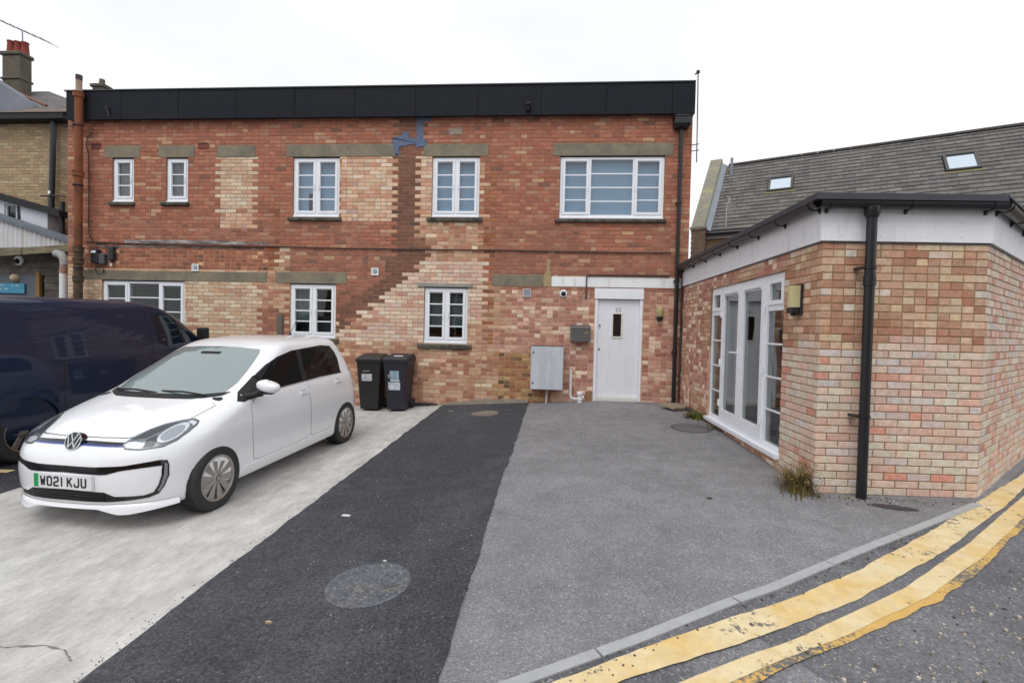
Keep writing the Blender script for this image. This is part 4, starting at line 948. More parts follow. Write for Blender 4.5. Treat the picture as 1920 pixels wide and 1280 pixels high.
for k, (a, b) in enumerate([(dv[1]+.026, dv[2]-.001), (dv[2]+.001, dv[3]-.026)]):
    lf = fsub(MB().frame(a+.002, b-.002, fz0+.073, fz1-.057, .095, .014, .080, fn=fl, tb=.13), 'door_leaf', UPVC, bevel=.003)
    fsub(fbox(MB(), a+.097, b-.097, .040, .046, fz0+.203, fz1-.152), 'pane', GD)
    fsub(fbox(MB(), a+.12, b-.12, .006, .0135, fz1-.142, fz1-.118), 'trickle_vent', MATS['vent_grey'])
    hx = a+.012 if k else b-.012
    for z in (.62, 1.20, 1.88):
        hh = (a+.0) if k == 0 else (b-.0)
        fsub(MB().tube([fl(hh, .005, z-.045), fl(hh, .005, z+.045)], .013, n=10), 'hinge', UPVC, smooth=True)
    hy = b-.045 if k == 0 else a+.045
    fsub(fbox(MB(), hy-.016, hy+.016, .002, .0135, 1.17, 1.42), 'handle_plate', UPVC, bevel=.003)
    s = -1 if k == 0 else 1
    if k == 0: fsub(MB().tube([fl(hy,.01,1.36), fl(hy,-.045,1.36), fl(hy+s*.13,-.05,1.36)], .010, n=10), 'handle', UPVC, smooth=True)
r = MB(); q = lambda a, d, z: fl(a, d, z)
rd, re = 1.15, 4.45
for P in ([(.0,rd,.15),(re,rd,.15),(re,rd,2.44),(.0,rd,2.44)], [(0,.205,.2),(re,.205,.2),(re,rd,.2),(0,rd,.2)], [(0,.205,2.44),(0,rd,2.44),(re,rd,2.44),(re,.205,2.44)], [(0,.205,.15),(0,rd,.15),(0,rd,2.44),(0,.205,2.44)], [(re,.205,.15),(re,rd,.15),(re,rd,2.44),(re,.205,2.44)]):
    r.poly([q(*p) for p in P])
fsub(r, 'room', mat('annex_room', lin(132,132,134), .9, var=.1), fix=False)
mb = MB()
for a0, a1 in ((1.70, 2.0), (2.25, 2.62)):
    n = 40
    for i in range(n):
        P = [(a0+(a1-a0)*(i+e)/n, .16+.018*math.sin((i+e)*.9)) for e in (0,1)]
        mb.quad(fl(P[0][0],P[0][1],.4), fl(P[1][0],P[1][1],.4), fl(P[1][0],P[1][1],2.2), fl(P[0][0],P[0][1],2.2))
fsub(mb, 'curtain', mat('curtain_grey', lin(150,146,140), .9), smooth=True, fix=False)
fsub(MB().box(AX+.6,AX+1.1,5.7,6.6,.25,.75), 'armchair', mat('chair_dark', lin(70,70,76), .8), bevel=.06)
# wall lantern
ln = thing('wall_lantern', 'black and cream outdoor lantern with sensor beside the glazed doors', 'lamp', (AX,5.06,1.85))
MB().box(AX-.022,AX-.001,4.99,5.13,1.80,2.10).build('back_plate', BLACKP, ln, bevel=.006)
mb = MB(); mb.prism([(.055*math.cos(t), .052*math.sin(t)) for t in np.linspace(PI/2, 3*PI/2, 14)], lambda u, v, d: (AX-.024+u*1.55, 5.06+v*1.15, d), 1.875, 2.085)
mb.build('diffuser', mat('cream_diffuser', lin(196,186,142), .3, var=.08, vscale=10), ln, smooth=True)
MB().box(AX-.10,AX-.023,5.0,5.12,1.82,1.872).build('base', BLACKP, ln, bevel=.006)
MB().lathe([(0,.03),(.022,.024),(.026,0)], (AX-.06,5.06,1.818), (0,0,-1), n=16).build('sensor', MATS['eye_black'], ln, smooth=True)

# ------------------------------------------------------------------ slate roofed building behind the annex
E0 = Vector((4.76,16.0,4.784)); dd = Vector((.893,-.449,0)).normalized(); nn = Vector((.449,.893,0)).normalized(); sl = (nn+Vector((0,0,1))).normalized(); rn = dd.cross(sl).normalized()
rp_ = lambda t, s, h=0: E0 + dd*t + sl*s + rn*h
rb = thing('slate_roof_house', 'building with long grey slate roof, two skylights and stone gable', 'building', tuple(E0.xy)+(0,))
SLM = attr_mat('slate', rough=.75, var=.25, vscale=5, bump=.3, bscale=30)
def radd(mb, n, m, par=None, **kw): return mb.build(n, m, par or rb, **kw)
RL = 13.0; under = radd(MB().hexa([rp_(.05,-.05,-.10),rp_(RL,-.05,-.10),rp_(RL,4.0,-.10),rp_(.05,4.0,-.10),rp_(.05,-.05,-.002),rp_(RL,-.05,-.002),rp_(RL,4.0,-.002),rp_(.05,4.0,-.002)]), 'roof', mat('roof_under', lin(60,58,56), .9))
SKY = [(1.56,2.27,1.88,2.70), (5.92,6.65,1.90,2.78)]
rnd = random.Random(9); sl_c = [(108,105,103),(101,99,97),(113,110,107),(96,94,93),(109,105,101),(103,98,94)]
rest = MB(); cnt = 0; cands = []
for row in range(20):
    s0 = row*.2; t = .13 + (.15 if row % 2 else 0) - .3
    while t < RL-.3:
        a, b = max(t+.003, .13), t+.297; t += .3
        if b-a < .04: continue
        if any(a < x1+.02 and b > x0-.02 and s0 < z1+.0 and s0+.2 > z0-.02 for x0, x1, z0, z1 in SKY):
            cut_ = False
            for x0, x1, z0, z1 in SKY:
                if s0 < z1 and s0+.2 > z0-.02:
                    if a < x0-.02 < b: b = x0-.02
                    elif a < x1+.02 < b: a = x1+.02
                    elif a >= x0-.02 and b <= x1+.02: cut_ = True
            if cut_ or b-a < .03: continue
        cands.append((a, b, s0, lin(*rnd.choice(sl_c), rnd.uniform(.93,1.06)), rnd.uniform(0,.003)))
cands.sort(key=lambda c: abs(c[0]-4.2) + 0*c[2])
for i, (a, b, s0, col, lift) in enumerate(cands):
    s1 = min(s0+.235, 3.99)
    P = [rp_(a,s0,.004), rp_(b,s0,.004), rp_(b,s1,.0015), rp_(a,s1,.0015), rp_(a,s0,.032+lift), rp_(b,s0,.032+lift), rp_(b,s1,.006), rp_(a,s1,.006)]
    if i < 300:
        c = (P[0]+P[2])/2; m1 = MB(); m1.hexa(P, col); m1.build('slate', SLM, under, loc=tuple(c-OFF[under.name]))
    else: rest.hexa(P, col)
o = radd(rest, 'slates', SLM, under); o['kind'] = 'stuff'
t = .2
while t < RL:
    mb = MB(); prof = [(.11*math.cos(q), .075*math.sin(q)) for q in np.linspace(-.3, PI+.3, 10)]
    mb.prism(prof, lambda x, z, e: tuple(rp_(t+e,4.0,0)+nn*x+Vector((0,0,z-.01))), 0, .44); radd(mb, 'ridge_tile', mat('ridge', lin(74,70,68), .85, var=.25, vscale=6), under); t += .45
for x0, x1, z0, z1 in SKY:
    sw = radd(MB().frame(x0, x1, z0, z1, .07, -.02, .085, fn=lambda a, d, z: rp_(a, z, d)), 'skylight', mat('skylight_frame', lin(66,66,64), .5, var=.15), bevel=.006)
    radd(MB().hexa([rp_(x0+.07,z0+.07,.045),rp_(x1-.07,z0+.07,.045),rp_(x1-.07,z1-.07,.045),rp_(x0+.07,z1-.07,.045),rp_(x0+.07,z0+.07,.05),rp_(x1-.07,z0+.07,.05),rp_(x1-.07,z1-.07,.05),rp_(x0+.07,z1-.07,.05)]), 'pane', mat('skylight_glass', lin(214,226,238), .05, metal=.92), par=sw)
    radd(MB().hexa([rp_(x0-.10,z0-.09,.024),rp_(x1+.10,z0-.09,.024),rp_(x1+.10,z0-.004,.028),rp_(x0-.10,z0-.004,.028),rp_(x0-.10,z0-.09,.030),rp_(x1+.10,z0-.09,.030),rp_(x1+.10,z0-.004,.036),rp_(x0-.10,z0-.004,.036)]), 'skylight_flashing', mat('mossy_lead', lin(126,120,92), .9, var=.3, vscale=9), par=sw)
# gable with stone coping
COP = mat('coping_stone', lin(132,128,116), .95, var=.22, vscale=6, bump=.5, bscale=20, col2=lin(150,144,116), c2scale=2, c2=(.5,.7))
radd(MB().hexa([rp_(-.42,-.15,.06),rp_(-.02,-.15,.06),rp_(-.02,4.15,.06),rp_(-.42,4.15,.06),rp_(-.42,-.15,.24),rp_(-.02,-.15,.24),rp_(-.02,4.15,.24),rp_(-.42,4.15,.24)]), 'coping', COP, bevel=.02)
radd(MB().hexa([rp_(-.02,-.05,.022),rp_(.13,-.05,.012),rp_(.13,4.0,.012),rp_(-.02,4.0,.022),rp_(-.018,-.05,.14),rp_(.14,-.05,.030),rp_(.14,4.0,.030),rp_(-.018,4.0,.14)]), 'lead_flashing', mat('lead_bright', lin(132,138,146), .6, var=.15))
gb = mat('far_brick', lin(142,122,96), .95, var=.25, vscale=9, bump=.4)
R3 = rp_(0,4.0,0); back = nn*(2.83*2)
radd(MB().prism([(0,-4.7),(5.66,-4.7),(5.66,-.02),(2.83,2.80),(0,-.02)], lambda u, v, d: tuple(E0+nn*u+Vector((0,0,v))+dd*d), -.40, -.05), 'gable_wall', mat('gable_stone', lin(128,118,100), .95, var=.25, vscale=7, bump=.5, bscale=20))
radd(MB().hexa([E0+dd*(-.04)+nn*.18+Vector((0,0,-4.7)), E0+dd*RL+nn*.18+Vector((0,0,-4.7)), E0+dd*RL+nn*.45+Vector((0,0,-4.7)), E0+dd*(-.04)+nn*.45+Vector((0,0,-4.7)),
                E0+dd*(-.04)+nn*.18+Vector((0,0,-.05)), E0+dd*RL+nn*.18+Vector((0,0,-.05)), E0+dd*RL+nn*.45+Vector((0,0,-.05)), E0+dd*(-.04)+nn*.45+Vector((0,0,-.05))]), 'wall', gb)
kn = MB(); z_ = -1.6
for i in range(22):
    kn.box(-.21+.012*(i%2), .21-.012*(i%2), -.2, .2, z_, z_+.068, M=Matrix.Translation(E0+dd*-.20+nn*-.02)@Matrix.Rotation(math.atan2(dd.y,dd.x),4,'Z')); z_ += .075
radd(kn, 'kneeler', mat('kneeler_brick', lin(116,98,84), .95, var=.3, vscale=10))
radd(MB().box(-.24,.24,-.24,.24,z_-.0,z_+.07, M=Matrix.Translation(E0+dd*-.20+nn*-.02)@Matrix.Rotation(math.atan2(dd.y,dd.x),4,'Z')), 'kneeler_cap', COP)
radd(MB().tube([rp_(.0,-.06,-.05), rp_(RL,-.06,-.05)], .065, n=12), 'gutter', GUT, smooth=True)
radd(MB().hexa([E0+dd*.0+nn*.10+Vector((0,0,-.22)),E0+dd*RL+nn*.10+Vector((0,0,-.22)),E0+dd*RL+nn*.16+Vector((0,0,-.22)),E0+nn*.16+Vector((0,0,-.22)),E0+nn*.10+Vector((0,0,-.09)),E0+dd*RL+nn*.10+Vector((0,0,-.09)),E0+dd*RL+nn*.16+Vector((0,0,-.09)),E0+nn*.16+Vector((0,0,-.09))]), 'soffit_board', mat('soffit_white', lin(200,200,196), .6))
radd(MB().tube([rp_(.36,3.25,.0), rp_(.36,3.25,.0)+Vector((0,0,.62))], .045, n=10), 'soil_vent', mat('lead_bright', lin(132,138,146), .6), smooth=True)
ar = MB(); a0 = rp_(.56,.1,.0)
ar.tube([a0, a0+Vector((0,0,.62)), a0+Vector((.1,0,.95))], .018, n=6)
for k in range(3): ar.tube([a0+Vector((.0,0,.45+k*.12)), a0+Vector((.22,-.1,.62+k*.14))], .012, n=5)
ar.tube([a0+Vector((.16,-.05,.45)), a0+Vector((.02,.02,1.0))], .012, n=5)
so_ = setp(ar.build('roof_aerial', mat('aerial_grey', lin(170,166,160), .6), loc=tuple(a0), smooth=True), 'small spindly grey aerial standing on the eaves of the slate roof', 'aerial')

# ------------------------------------------------------------------ buildings at the left
yb = thing('yellow_brick_house', 'old yellow brick house with slate roof and tall sooty chimney', 'house', (-14,12.5,0))
ywall = Wall((-18.0,11.0), (1,0), 18-11.72, 2.0, 6.22, .075, .225, lambda a,z,c: 'yellow', seed=31)
ywall2 = Wall((-11.72,11.0), (1,.9), 1.6, 2.0, 6.22, .075, .225, lambda a,z,c: 'yellow', seed=32)
finish_walls([ywall, ywall2], yb, lambda P: P.x > -13.4 and P.z > 4.0, nmax=300)
def yadd(mb, n, m, **kw): return mb.build(n, m, yb, **kw)
yadd(MB().box(-18,-11.8,11.3,18,-.1,6.2), 'rear_walls', MATS['far_brick'])
yadd(MB().box(-18,-11.35,10.72,11.3,6.225,6.36), 'gutter', mat('soot_black', lin(28,28,32), .7, var=.2))
OSL = mat('old_slate', lin(98,90,82), .85, var=.3, vscale=4, bump=.5, bscale=14, col2=lin(122,98,80), c2scale=2.5, c2=(.5,.65), streak=(1,1,3))
LEADM = mat('lead_roof', lin(112,116,126), .6, var=.15, vscale=2)
mb = MB(); mb.hexa([(-18,10.70,6.362),(-11.25,10.70,6.362),(-11.25,13,6.362),(-18,13,6.362),(-18,11.3,6.80),(-11.6,11.3,6.72),(-11.6,13,6.72),(-18,13,6.80)]); yadd(mb, 'roof', OSL)
mb = MB(); mb.hexa([(-18,11.6,6.73),(-12.6,11.6,6.73),(-11.9,16,6.73),(-18,16,6.73),(-18,13.1,8.0),(-14.3,13.1,8.0),(-12.9,13.6,7.55),(-18,13.6,8.0)]); yadd(mb, 'roof', mat('far_slate', lin(104,100,100), .8, var=.25, vscale=3, col2=lin(84,80,80), c2scale=3))
yadd(MB().tube([(-14.35,12.2,7.6),(-12.45,11.35,6.8)], .035, n=8), 'hip_tiles', mat('hip_red', lin(128,92,76), .9, var=.2), smooth=True)
mb = MB(); mb.hexa([(-15.5,10.75,6.40),(-12.75,10.9,6.40),(-12.75,12,6.40),(-15.5,12,6.40),(-15.5,10.95,8.55),(-13.10,10.95,7.10),(-12.5,12,6.60),(-15.5,12,8.4)]); yadd(mb, 'dormer_roof', LEADM)
cy = 12.5
chs = yadd(MB().box(-15.02,-14.48,cy,cy+.32,6.5,8.70), 'chimney', CHM, bevel=.02)
MB().box(-15.07,-14.45,cy-.04,cy+.36,8.70,8.80).build('chimney_cap', CHM, chs, bevel=.02)
MB().box(-15.05,-14.46,cy-.03,cy+.35,8.05,8.11).build('chimney_band', CHM, chs, bevel=.015)
POT = mat('chimney_pot_red', lin(134,62,52), .85, var=.2, vscale=8)
for i, x in enumerate((-14.88,-14.72,-14.56)): MB().lathe([(.095,0),(.09,.10),(.078,.27),(.088,.29),(.088,.33),(.06,.33),(.06,.1)], (x,cy+.12+.04*i,8.80), (0,0,1), n=18).build('chimney_pot', POT, chs, smooth=True)
an = thing('chimney_aerial', 'long television aerial on the sooty chimney', 'aerial', (-14.62,cy+.2,8.8))
ALU = mat('aerial_metal', lin(128,138,150), .5, metal=.5)
MB().tube([(-14.62,cy+.2,8.8),(-14.64,cy+.2,9.45)], .014, n=8).build('mast', ALU, an, smooth=True)
MB().tube([(-15.5,cy+.1,9.82),(-13.95,cy+.3,9.18)], .012, n=6).build('boom', ALU, an, smooth=True)
for k in range(9):
    t = k/8; P = Vector((-15.5,cy+.1,9.82)).lerp(Vector((-13.95,cy+.3,9.18)), t); MB().tube([P+Vector((-.02,-.25,.0)), P+Vector((.02,.25,0))], .006, n=5).build('element', ALU, an)
yp = thing('house_downpipe', 'black downpipe and iron bracket on the yellow brick house', 'drainpipe', (-11.78,10.9,3.6))
MB().tube([(-11.75,10.88,6.25),(-11.80,10.88,4.3),(-11.82,10.88,2.4)], .06, n=12).build('pipe', GUT, yp, smooth=True)
MB().tube([(-11.25,10.62,4.28),(-11.26,10.62,2.4)], .05, n=10).build('pipe', GUT, yp, smooth=True)
MB().tube([(-12.05,10.85,4.47),(-11.5,10.80,4.47),(-11.3,10.72,4.42)], .02, n=6).build('bracket', IRON, yp, smooth=True)
MB().box(-11.79,-11.74,10.78,10.80,4.50,4.58).build('tag', UPVC, yp)
# white rendered outbuilding
wh = thing('rendered_outbuilding', 'small white rendered outbuilding with black sloping verge', 'outbuilding', (-12.5,10.5,0))
WR = mat('white_render', lin(206,210,218), .8, var=.06, vscale=3, bump=.2)
OW = (-12.56,-12.15,3.72,4.20)
mb = MB()
def vz(x): return 4.30-(x+12.67)*.245
for a, b, z0, z1 in ((-15,OW[0],2.4,None),(OW[1],-11.49,2.4,None),(OW[0],OW[1],2.4,OW[2]),(OW[0],OW[1],OW[3],None)):
    za, zb = (z1, z1) if z1 else (vz(a), vz(b))
    mb.hexa([(a,10.5,z0),(b,10.5,z0),(b,10.8,z0),(a,10.8,z0),(a,10.5,za),(b,10.5,zb),(b,10.8,zb),(a,10.8,za)])
mb.build('wall', WR, wh)
mb = MB(); mb.hexa([(-15,10.40,vz(-15)),(-11.1,10.40,vz(-11.1)-.02),(-11.1,10.82,vz(-11.1)-.02),(-15,10.82,vz(-15)),(-15,10.40,vz(-15)+.16),(-11.1,10.40,vz(-11.1)+.12),(-11.1,10.82,vz(-11.1)+.12),(-15,10.82,vz(-15)+.16)]); mb.build('roof_verge', MATS['soot_black'], wh)
ow = MB().frame(OW[0]+.002,OW[1]-.002,OW[2],OW[3]-.002,.035,10.53,10.60).build('window', WR, wh)
MB().box(-12.315,-12.285,10.535,10.595,OW[2]+.035,OW[3]-.037).build('mullion', WR, ow)
MB().box(OW[0]+.037,OW[1]-.037,10.56,10.57,OW[2]+.036,OW[3]-.037).build('pane', MATS['dark_glass'], ow)
# lean-to with corrugated side, timber store underneath
lt = thing('lean_to', 'lean to with white corrugated side over a dark timber store', 'shed', (-11.2,9.9,0))
COR = mat('corrugated_white', lin(206,206,208), .55, var=.08, vscale=4, col2=lin(184,180,172), c2scale=2, c2=(.5,.7), streak=(4,1,.5))
mb = MB(); n = 150; xa, xb = -13.5, -10.22
for i in range(n):
    P = []
    for e in (0,1):
        x = xa+(xb-xa)*(i+e)/n; P.append((x, 9.9+.014*math.sin((i+e)*PI/2.5), 3.10+(x+11.95)*.033, 3.74-(x+11.95)*.300))
    mb.quad((P[0][0],P[0][1],P[0][2]),(P[1][0],P[1][1],P[1][2]),(P[1][0],P[1][1],max(P[1][3],P[1][2]+.1)),(P[0][0],P[0][1],max(P[0][3],P[0][2]+.1)))
mb.build('corrugated_side', COR, lt, smooth=True)
def fx_(x): return 3.75-(x+11.95)*.300
mb = MB(); mb.hexa([(xa,9.84,fx_(xa)-.04),(xb,9.84,fx_(xb)-.04),(xb,10.45,fx_(xb)-.04),(xa,10.45,fx_(xa)-.04),(xa,9.84,fx_(xa)+.03),(xb,9.84,fx_(xb)+.03),(xb,10.45,fx_(xb)+.03),(xa,10.45,fx_(xa)+.03)]); mb.build('roof', mat('lead_capping', lin(104,112,122), .6, var=.2, vscale=6), lt)
def bz(x): return 3.06+(x+11.83)*.073
TIM = mat('old_timber', lin(132,122,98), .9, var=.25, vscale=9, streak=(1,1,6), col2=lin(108,98,80), c2scale=4)
for a, b in ((-13.5,-11.33),(-11.31,-10.12)):
    mb = MB(); mb.hexa([(a,9.80,bz(a)-.15),(b,9.80,bz(b)-.15),(b,9.86,bz(b)-.15),(a,9.86,bz(a)-.15),(a,9.80,bz(a)),(b,9.80,bz(b)),(b,9.86,bz(b)),(a,9.86,bz(a))]); mb.build('beam', TIM, lt, bevel=.004)
DT = mat('dark_boards', lin(84,76,70), .9, var=.35, vscale=8, bump=.4, bscale=30, col2=lin(112,104,94), c2scale=3, c2=(.45,.65))
for i in range(17):
    z0 = 3.05-.165*(i+1)
    if 2.02 < z0 < 2.60 or True:
        for a, b in ((-13.5,-11.42),(-11.24,-10.1)) if z0 < 2.5 else ((-13.5,-10.1),):
            if b == -11.42 and z0 > .1:
                continue
            MB().hexa([(a,10.20,z0),(b,10.20,z0),(b,10.24,z0),(a,10.24,z0),(a,10.215,z0+.170),(b,10.215,z0+.170),(b,10.24,z0+.170),(a,10.24,z0+.170)]).build('weatherboard', DT, lt)
MB().box(-11.42,-11.33,10.17,10.235,.0,2.62).build('door_post', mat('tan_timber', lin(142,112,70), .8, var=.2), lt, bevel=.004)
MB().box(-13.5,-11.425,10.205,10.235,0,2.60).build('door_panel', mat('grey_panel', lin(96,104,112), .7, var=.12, vscale=4), lt)
single(MB().box(-12.9,-11.68,10.16,10.19,2.14,2.36), 'shop_sign', mat('sign_teal', lin(66,146,178), .5, var=.06), 'teal blue sign board fixed to the timber store behind the van', 'sign', (-12.2,10.17,2.14), bevel=.003)
sg = bpy.data.objects['shop_sign']
for k, (a, b, z) in enumerate([(-12.85,-12.1,2.315),(-11.98,-11.76,2.315),(-12.35,-12.0,2.235)]):
    for i in range(int((b-a)/.05)):
        if (i*7+k) % 5 == 3: continue
        MB().box(a+i*.05, a+i*.05+.032, 10.155, 10.159, z-.014, z+.016).build('lettering', mat('sign_pale', lin(176,206,214), .6), sg)
single(MB().lathe([(.0,.10),(.05,.09),(.085,.05),(.09,0)], (-11.93,10.20,2.48), (0,-1,0), n=24), 'wall_badge', mat('badge_cream', lin(196,176,150), .6, var=.2, vscale=20), 'round cream badge on the grey panel above the teal sign', 'badge', (-11.93,10.2,2.48), smooth=True)
dc = thing('dome_camera', 'white dome camera on dark boards under the lean to', 'camera', (-11.84,10.2,2.87))
MB().lathe([(.0,.05),(.05,.05),(.10,.03),(.11,0)], (-11.84,10.2,2.87), (0,-1,0), n=24).build('housing', UPVC, dc, smooth=True)
MB().lathe([(.0,.11),(.035,.10),(.055,.07),(.06,.045)], (-11.84,10.2,2.86), (0,-1,-.2), n=20).build('eye', MATS['eye_black'], dc, smooth=True)
wq = thing('white_pipe', 'white plastic pipe below the lean to beam beside the rusty pipe', 'pipe', (-10.28,9.8,0))
MB().tube([(-10.26,9.72,2.56),(-10.275,9.72,0)], .075, n=16).build('pipe', PW, wq, smooth=True)
MB().tube([(-10.24,9.72,2.72),(-10.26,9.72,2.56)], .082, n=16).build('socket', mat('pipe_tan', lin(160,128,112), .7), wq, smooth=True)
MB().tube([(-10.52,9.80,2.98),(-10.36,9.76,2.95),(-10.26,9.72,2.86),(-10.24,9.72,2.72)], .08, n=16).build('bend', mat('pipe_grey', lin(150,150,148), .6, var=.15), wq, smooth=True)

# ------------------------------------------------------------------ terrace across the street, behind the camera (it shows in the window glass)
for i, (xa, col) in enumerate([(-15,(150,128,108)),(-7.5,(168,120,98)),(0,(172,152,128)),(7.5,(146,110,92))]):
    hs = thing('terrace_house', ['buff terrace house opposite, at the van end of the street','red terrace house opposite the white car','pale terrace house opposite the white door','brown terrace house opposite the annex'][i], 'house', (xa+3.75,-15,0), 'terrace across the street')
    MB().box(xa,xa+7.48,-20,-13,-.2,5.4).build('wall', mat('terrace_%d' % i, lin(*col), .9, var=.15), hs)
    MB().prism([(-20.3,5.4),(-12.7,5.4),(-16.5,8.4)], lambda u, v, d: (d, u, v), xa, xa+7.48).build('roof', mat('terrace_roof', lin(92,84,80), .85, var=.2), hs)
    for x in (xa+1.2, xa+4.4):
        for z in (.9, 3.4):
            wn = MB().frame(x,x+1.5,z,z+1.4,.08,-12.99,-12.93).build('window', UPVC, hs); MB().box(x+.08,x+1.42,-12.985,-12.965,z+.08,z+1.32).build('pane', MATS['dark_glass'], wn)
# ------------------------------------------------------------------ vehicles
RUB = mat('tyre_rubber', lin(50,50,51), .85, var=.2, vscale=20)
BLK = mat('matt_black_trim', lin(20,20,22), .6); GLB = mat('gloss_black_trim', lin(14,14,16), .12, coat=.5)
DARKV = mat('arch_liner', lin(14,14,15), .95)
CARGL = glass_mat('car_glass', 1.95, (.55,.60,.60)); CARGLD = glass_mat('tinted_glass', 1.28, (.10,.105,.11))
CHR = mat('chrome', lin(215,218,222), .12, metal=1.0)
def cutter(mb): 
    me = mb.mesh('c', smooth=False); o = bpy.data.objects.new('c', me); C.objects.link(o); return o
def cyl_cut(x, y0, y1, z, r, n=40):
    return cutter(MB().prism([(x+r*math.cos(2*PI*k/n), z+r*math.sin(2*PI*k/n)) for k in range(n)], lambda u, v, d: (u, d, v), y0, y1))
def arch(x, zc, r, y0, y1, zmin):
    mb = MB(); a0 = -math.asin(min(.99, (zc-zmin)/r)); T = np.linspace(a0, PI-a0, 30)
    for t0, t1 in zip(T, T[1:]):
        p = [(x+r*math.cos(t), zc+r*math.sin(t)) for t in (t0, t1)]
        mb.quad((p[0][0],y0,p[0][1]), (p[1][0],y0,p[1][1]), (p[1][0],y1,p[1][1]), (p[0][0],y1,p[0][1]))
    mb.poly([(x+r*math.cos(t), y1, zc+r*math.sin(t)) for t in T]); return mb
def sym(P): return P + [(-y, z) for y, z in reversed(P)]

def wheel(parent, x, y, z, r, wid, rimr, side, style, rimm):
    wh_ = MB(); s = side; yo = y+s*wid/2; yi = y-s*wid/2
    prof = [(rimr-.01, yi), (rimr+.012, yi-s*.002), (r-.035, yi-s*.008), (r-.012, yi+s*.004), (r-.002, yi+s*.03)]
    m_ = 7; g = (yo-yi-s*.06)/m_
    for k in range(m_):       # tread ribs with grooves
        a = yi+s*.03+g*k; prof += [(r, a+g*.10), (r, a+g*.74), (r-.009, a+g*.78), (r-.009, a+g*1.0)]
    prof += [(r-.002, yo-s*.03), (r-.012, yo-s*.004), (r-.035, yo+s*.008), (rimr+.012, yo+s*.002), (rimr-.01, yo)]
    t = wh_.lathe(prof, (x,0,z), (0,1,0), n=56).build('wheel', RUB, parent, smooth=True, sharp=30)
    MB().lathe([(rimr-.012,yi),(rimr-.012,yo-s*.01),(rimr,yo+s*.001),(rimr-.004,yo+s*.004),(rimr-.020,yo-s*.004),(rimr-.024,yo-s*.03)], (x,0,z), (0,1,0), n=48).build('rim', rimm, t, smooth=True)
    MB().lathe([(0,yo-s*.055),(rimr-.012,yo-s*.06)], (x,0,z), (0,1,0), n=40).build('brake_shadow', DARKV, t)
    yf = yo-s*.006; fn = lambda u, v, d: (x+u, yf+s*d, z+v)
    if style == 'turbine':
        for k in range(10):
            a = 2*PI*k/10+.16; sp = MB()
            def P(rr, w_): return [(rr*math.cos(a)-q*w_*math.sin(a), rr*math.sin(a)+q*w_*math.cos(a)) for q in (1,-1)]
            i0, o0 = P(.050,.0140), P(rimr-.014,.036); sp.prism([i0[0], o0[0], o0[1], i0[1]], fn, -.022, -.002); sp.build('spoke', rimm, t, bevel=.002)
            a += PI/10; i0, o0 = P(.075,.002), P(rimr-.016,.0045); MB().prism([i0[0], o0[0], o0[1], i0[1]], fn, -.035, -.014).build('spoke', rimm, t)
        MB().lathe([(0,.006),(.030,.006),(.034,.002),(.048,.0),(.056,-.006),(.058,-.03)], (x,yf,z), (0,s,0), n=28).build('hub', rimm, t, smooth=True)
        cp = MB().lathe([(0,.0085),(.026,.0085),(.028,.005)], (x,yf,z), (0,s,0), n=24).build('hub_cap', GLB, t, smooth=True)
        mb = MB(); stroke(mb, [[(-.014,.018),(-.005,-.002),(0,.006),(.005,-.002),(.014,.018)],[(-.02,.006),(-.009,-.02),(0,-.004),(.009,-.02),(.02,.006)]], .0035, lambda u, v, d: (x+u, yf+s*(.0085+d), z+v), .0015); mb.build('emblem', CHR, t)
    else:
        for k in range(5):
            a = 2*PI*k/5+.4
            def P(rr, w_): return [(rr*math.cos(a)-q*w_*math.sin(a), rr*math.sin(a)+q*w_*math.cos(a)) for q in (1,-1)]
            i0, o0 = P(.03,.03), P(rimr-.012,.035); MB().prism([i0[0], o0[0], o0[1], i0[1]], fn, -.03, -.006).build('spoke', rimm, t, bevel=.004)
        MB().lathe([(0,.0),(.05,.0),(.065,-.01),(.068,-.03)], (x,yf,z), (0,s,0), n=24).build('hub', rimm, t, smooth=True)
    return t

# ---- small white hatchback
th, pt = math.radians(-93.63), math.radians(-1.30)
f_ = Vector((math.cos(th)*math.cos(pt), math.sin(th)*math.cos(pt), math.sin(pt))); l_ = Vector((-math.sin(th), math.cos(th), 0)); u_ = f_.cross(l_)
rotm = Matrix(((f_.x,l_.x,u_.x),(f_.y,l_.y,u_.y),(f_.z,l_.z,u_.z)))
car = thing('parked_car', 'small white hatchback with black and chrome alloy wheels parked on the concrete', 'car', (-3.748,4.251,-.083), local=True, rot=rotm.to_euler())
CK = [(.165,.30,-2.76,.60,2.6,3,.5,.4),(.172,.52,-2.90,.74,2.6,3,.6,.45),(.21,.60,-2.94,.79,2.7,3,.64,.45),(.30,.64,-2.975,.806,2.7,3,.66,.45),(.45,.652,-2.985,.816,2.7,3,.66,.45),(.58,.632,-2.98,.823,2.7,3,.66,.45),
      (.66,.592,-2.965,.826,2.7,3,.66,.45),(.715,.545,-2.955,.824,2.6,3,.66,.45),(.75,.485,-2.95,.82,2.6,3,.66,.45),(.80,.375,-2.945,.815,2.6,3,.66,.45),(.86,.205,-2.94,.806,2.6,3,.64,.45),(.92,-.01,-2.93,.792,2.6,3,.58,.45),
      (.96,-.17,-2.92,.777,2.7,3,.50,.45),(.985,-.27,-2.91,.765,2.8,3,.42,.45),(1.10,-.485,-2.87,.717,2.8,3,.40,.4),(1.25,-.765,-2.80,.657,2.8,3,.40,.4),(1.35,-.96,-2.745,.617,2.8,3,.38,.4),(1.40,-1.08,-2.70,.590,2.8,3,.36,.38),
      (1.435,-1.19,-2.63,.545,2.8,3,.34,.35),(1.465,-1.33,-2.48,.44,2.6,2.8,.34,.3),(1.485,-1.52,-2.25,.28,2.5,2.6,.3,.25),(1.492,-1.72,-2.02,.08,2.2,2.2,.1,.1)]
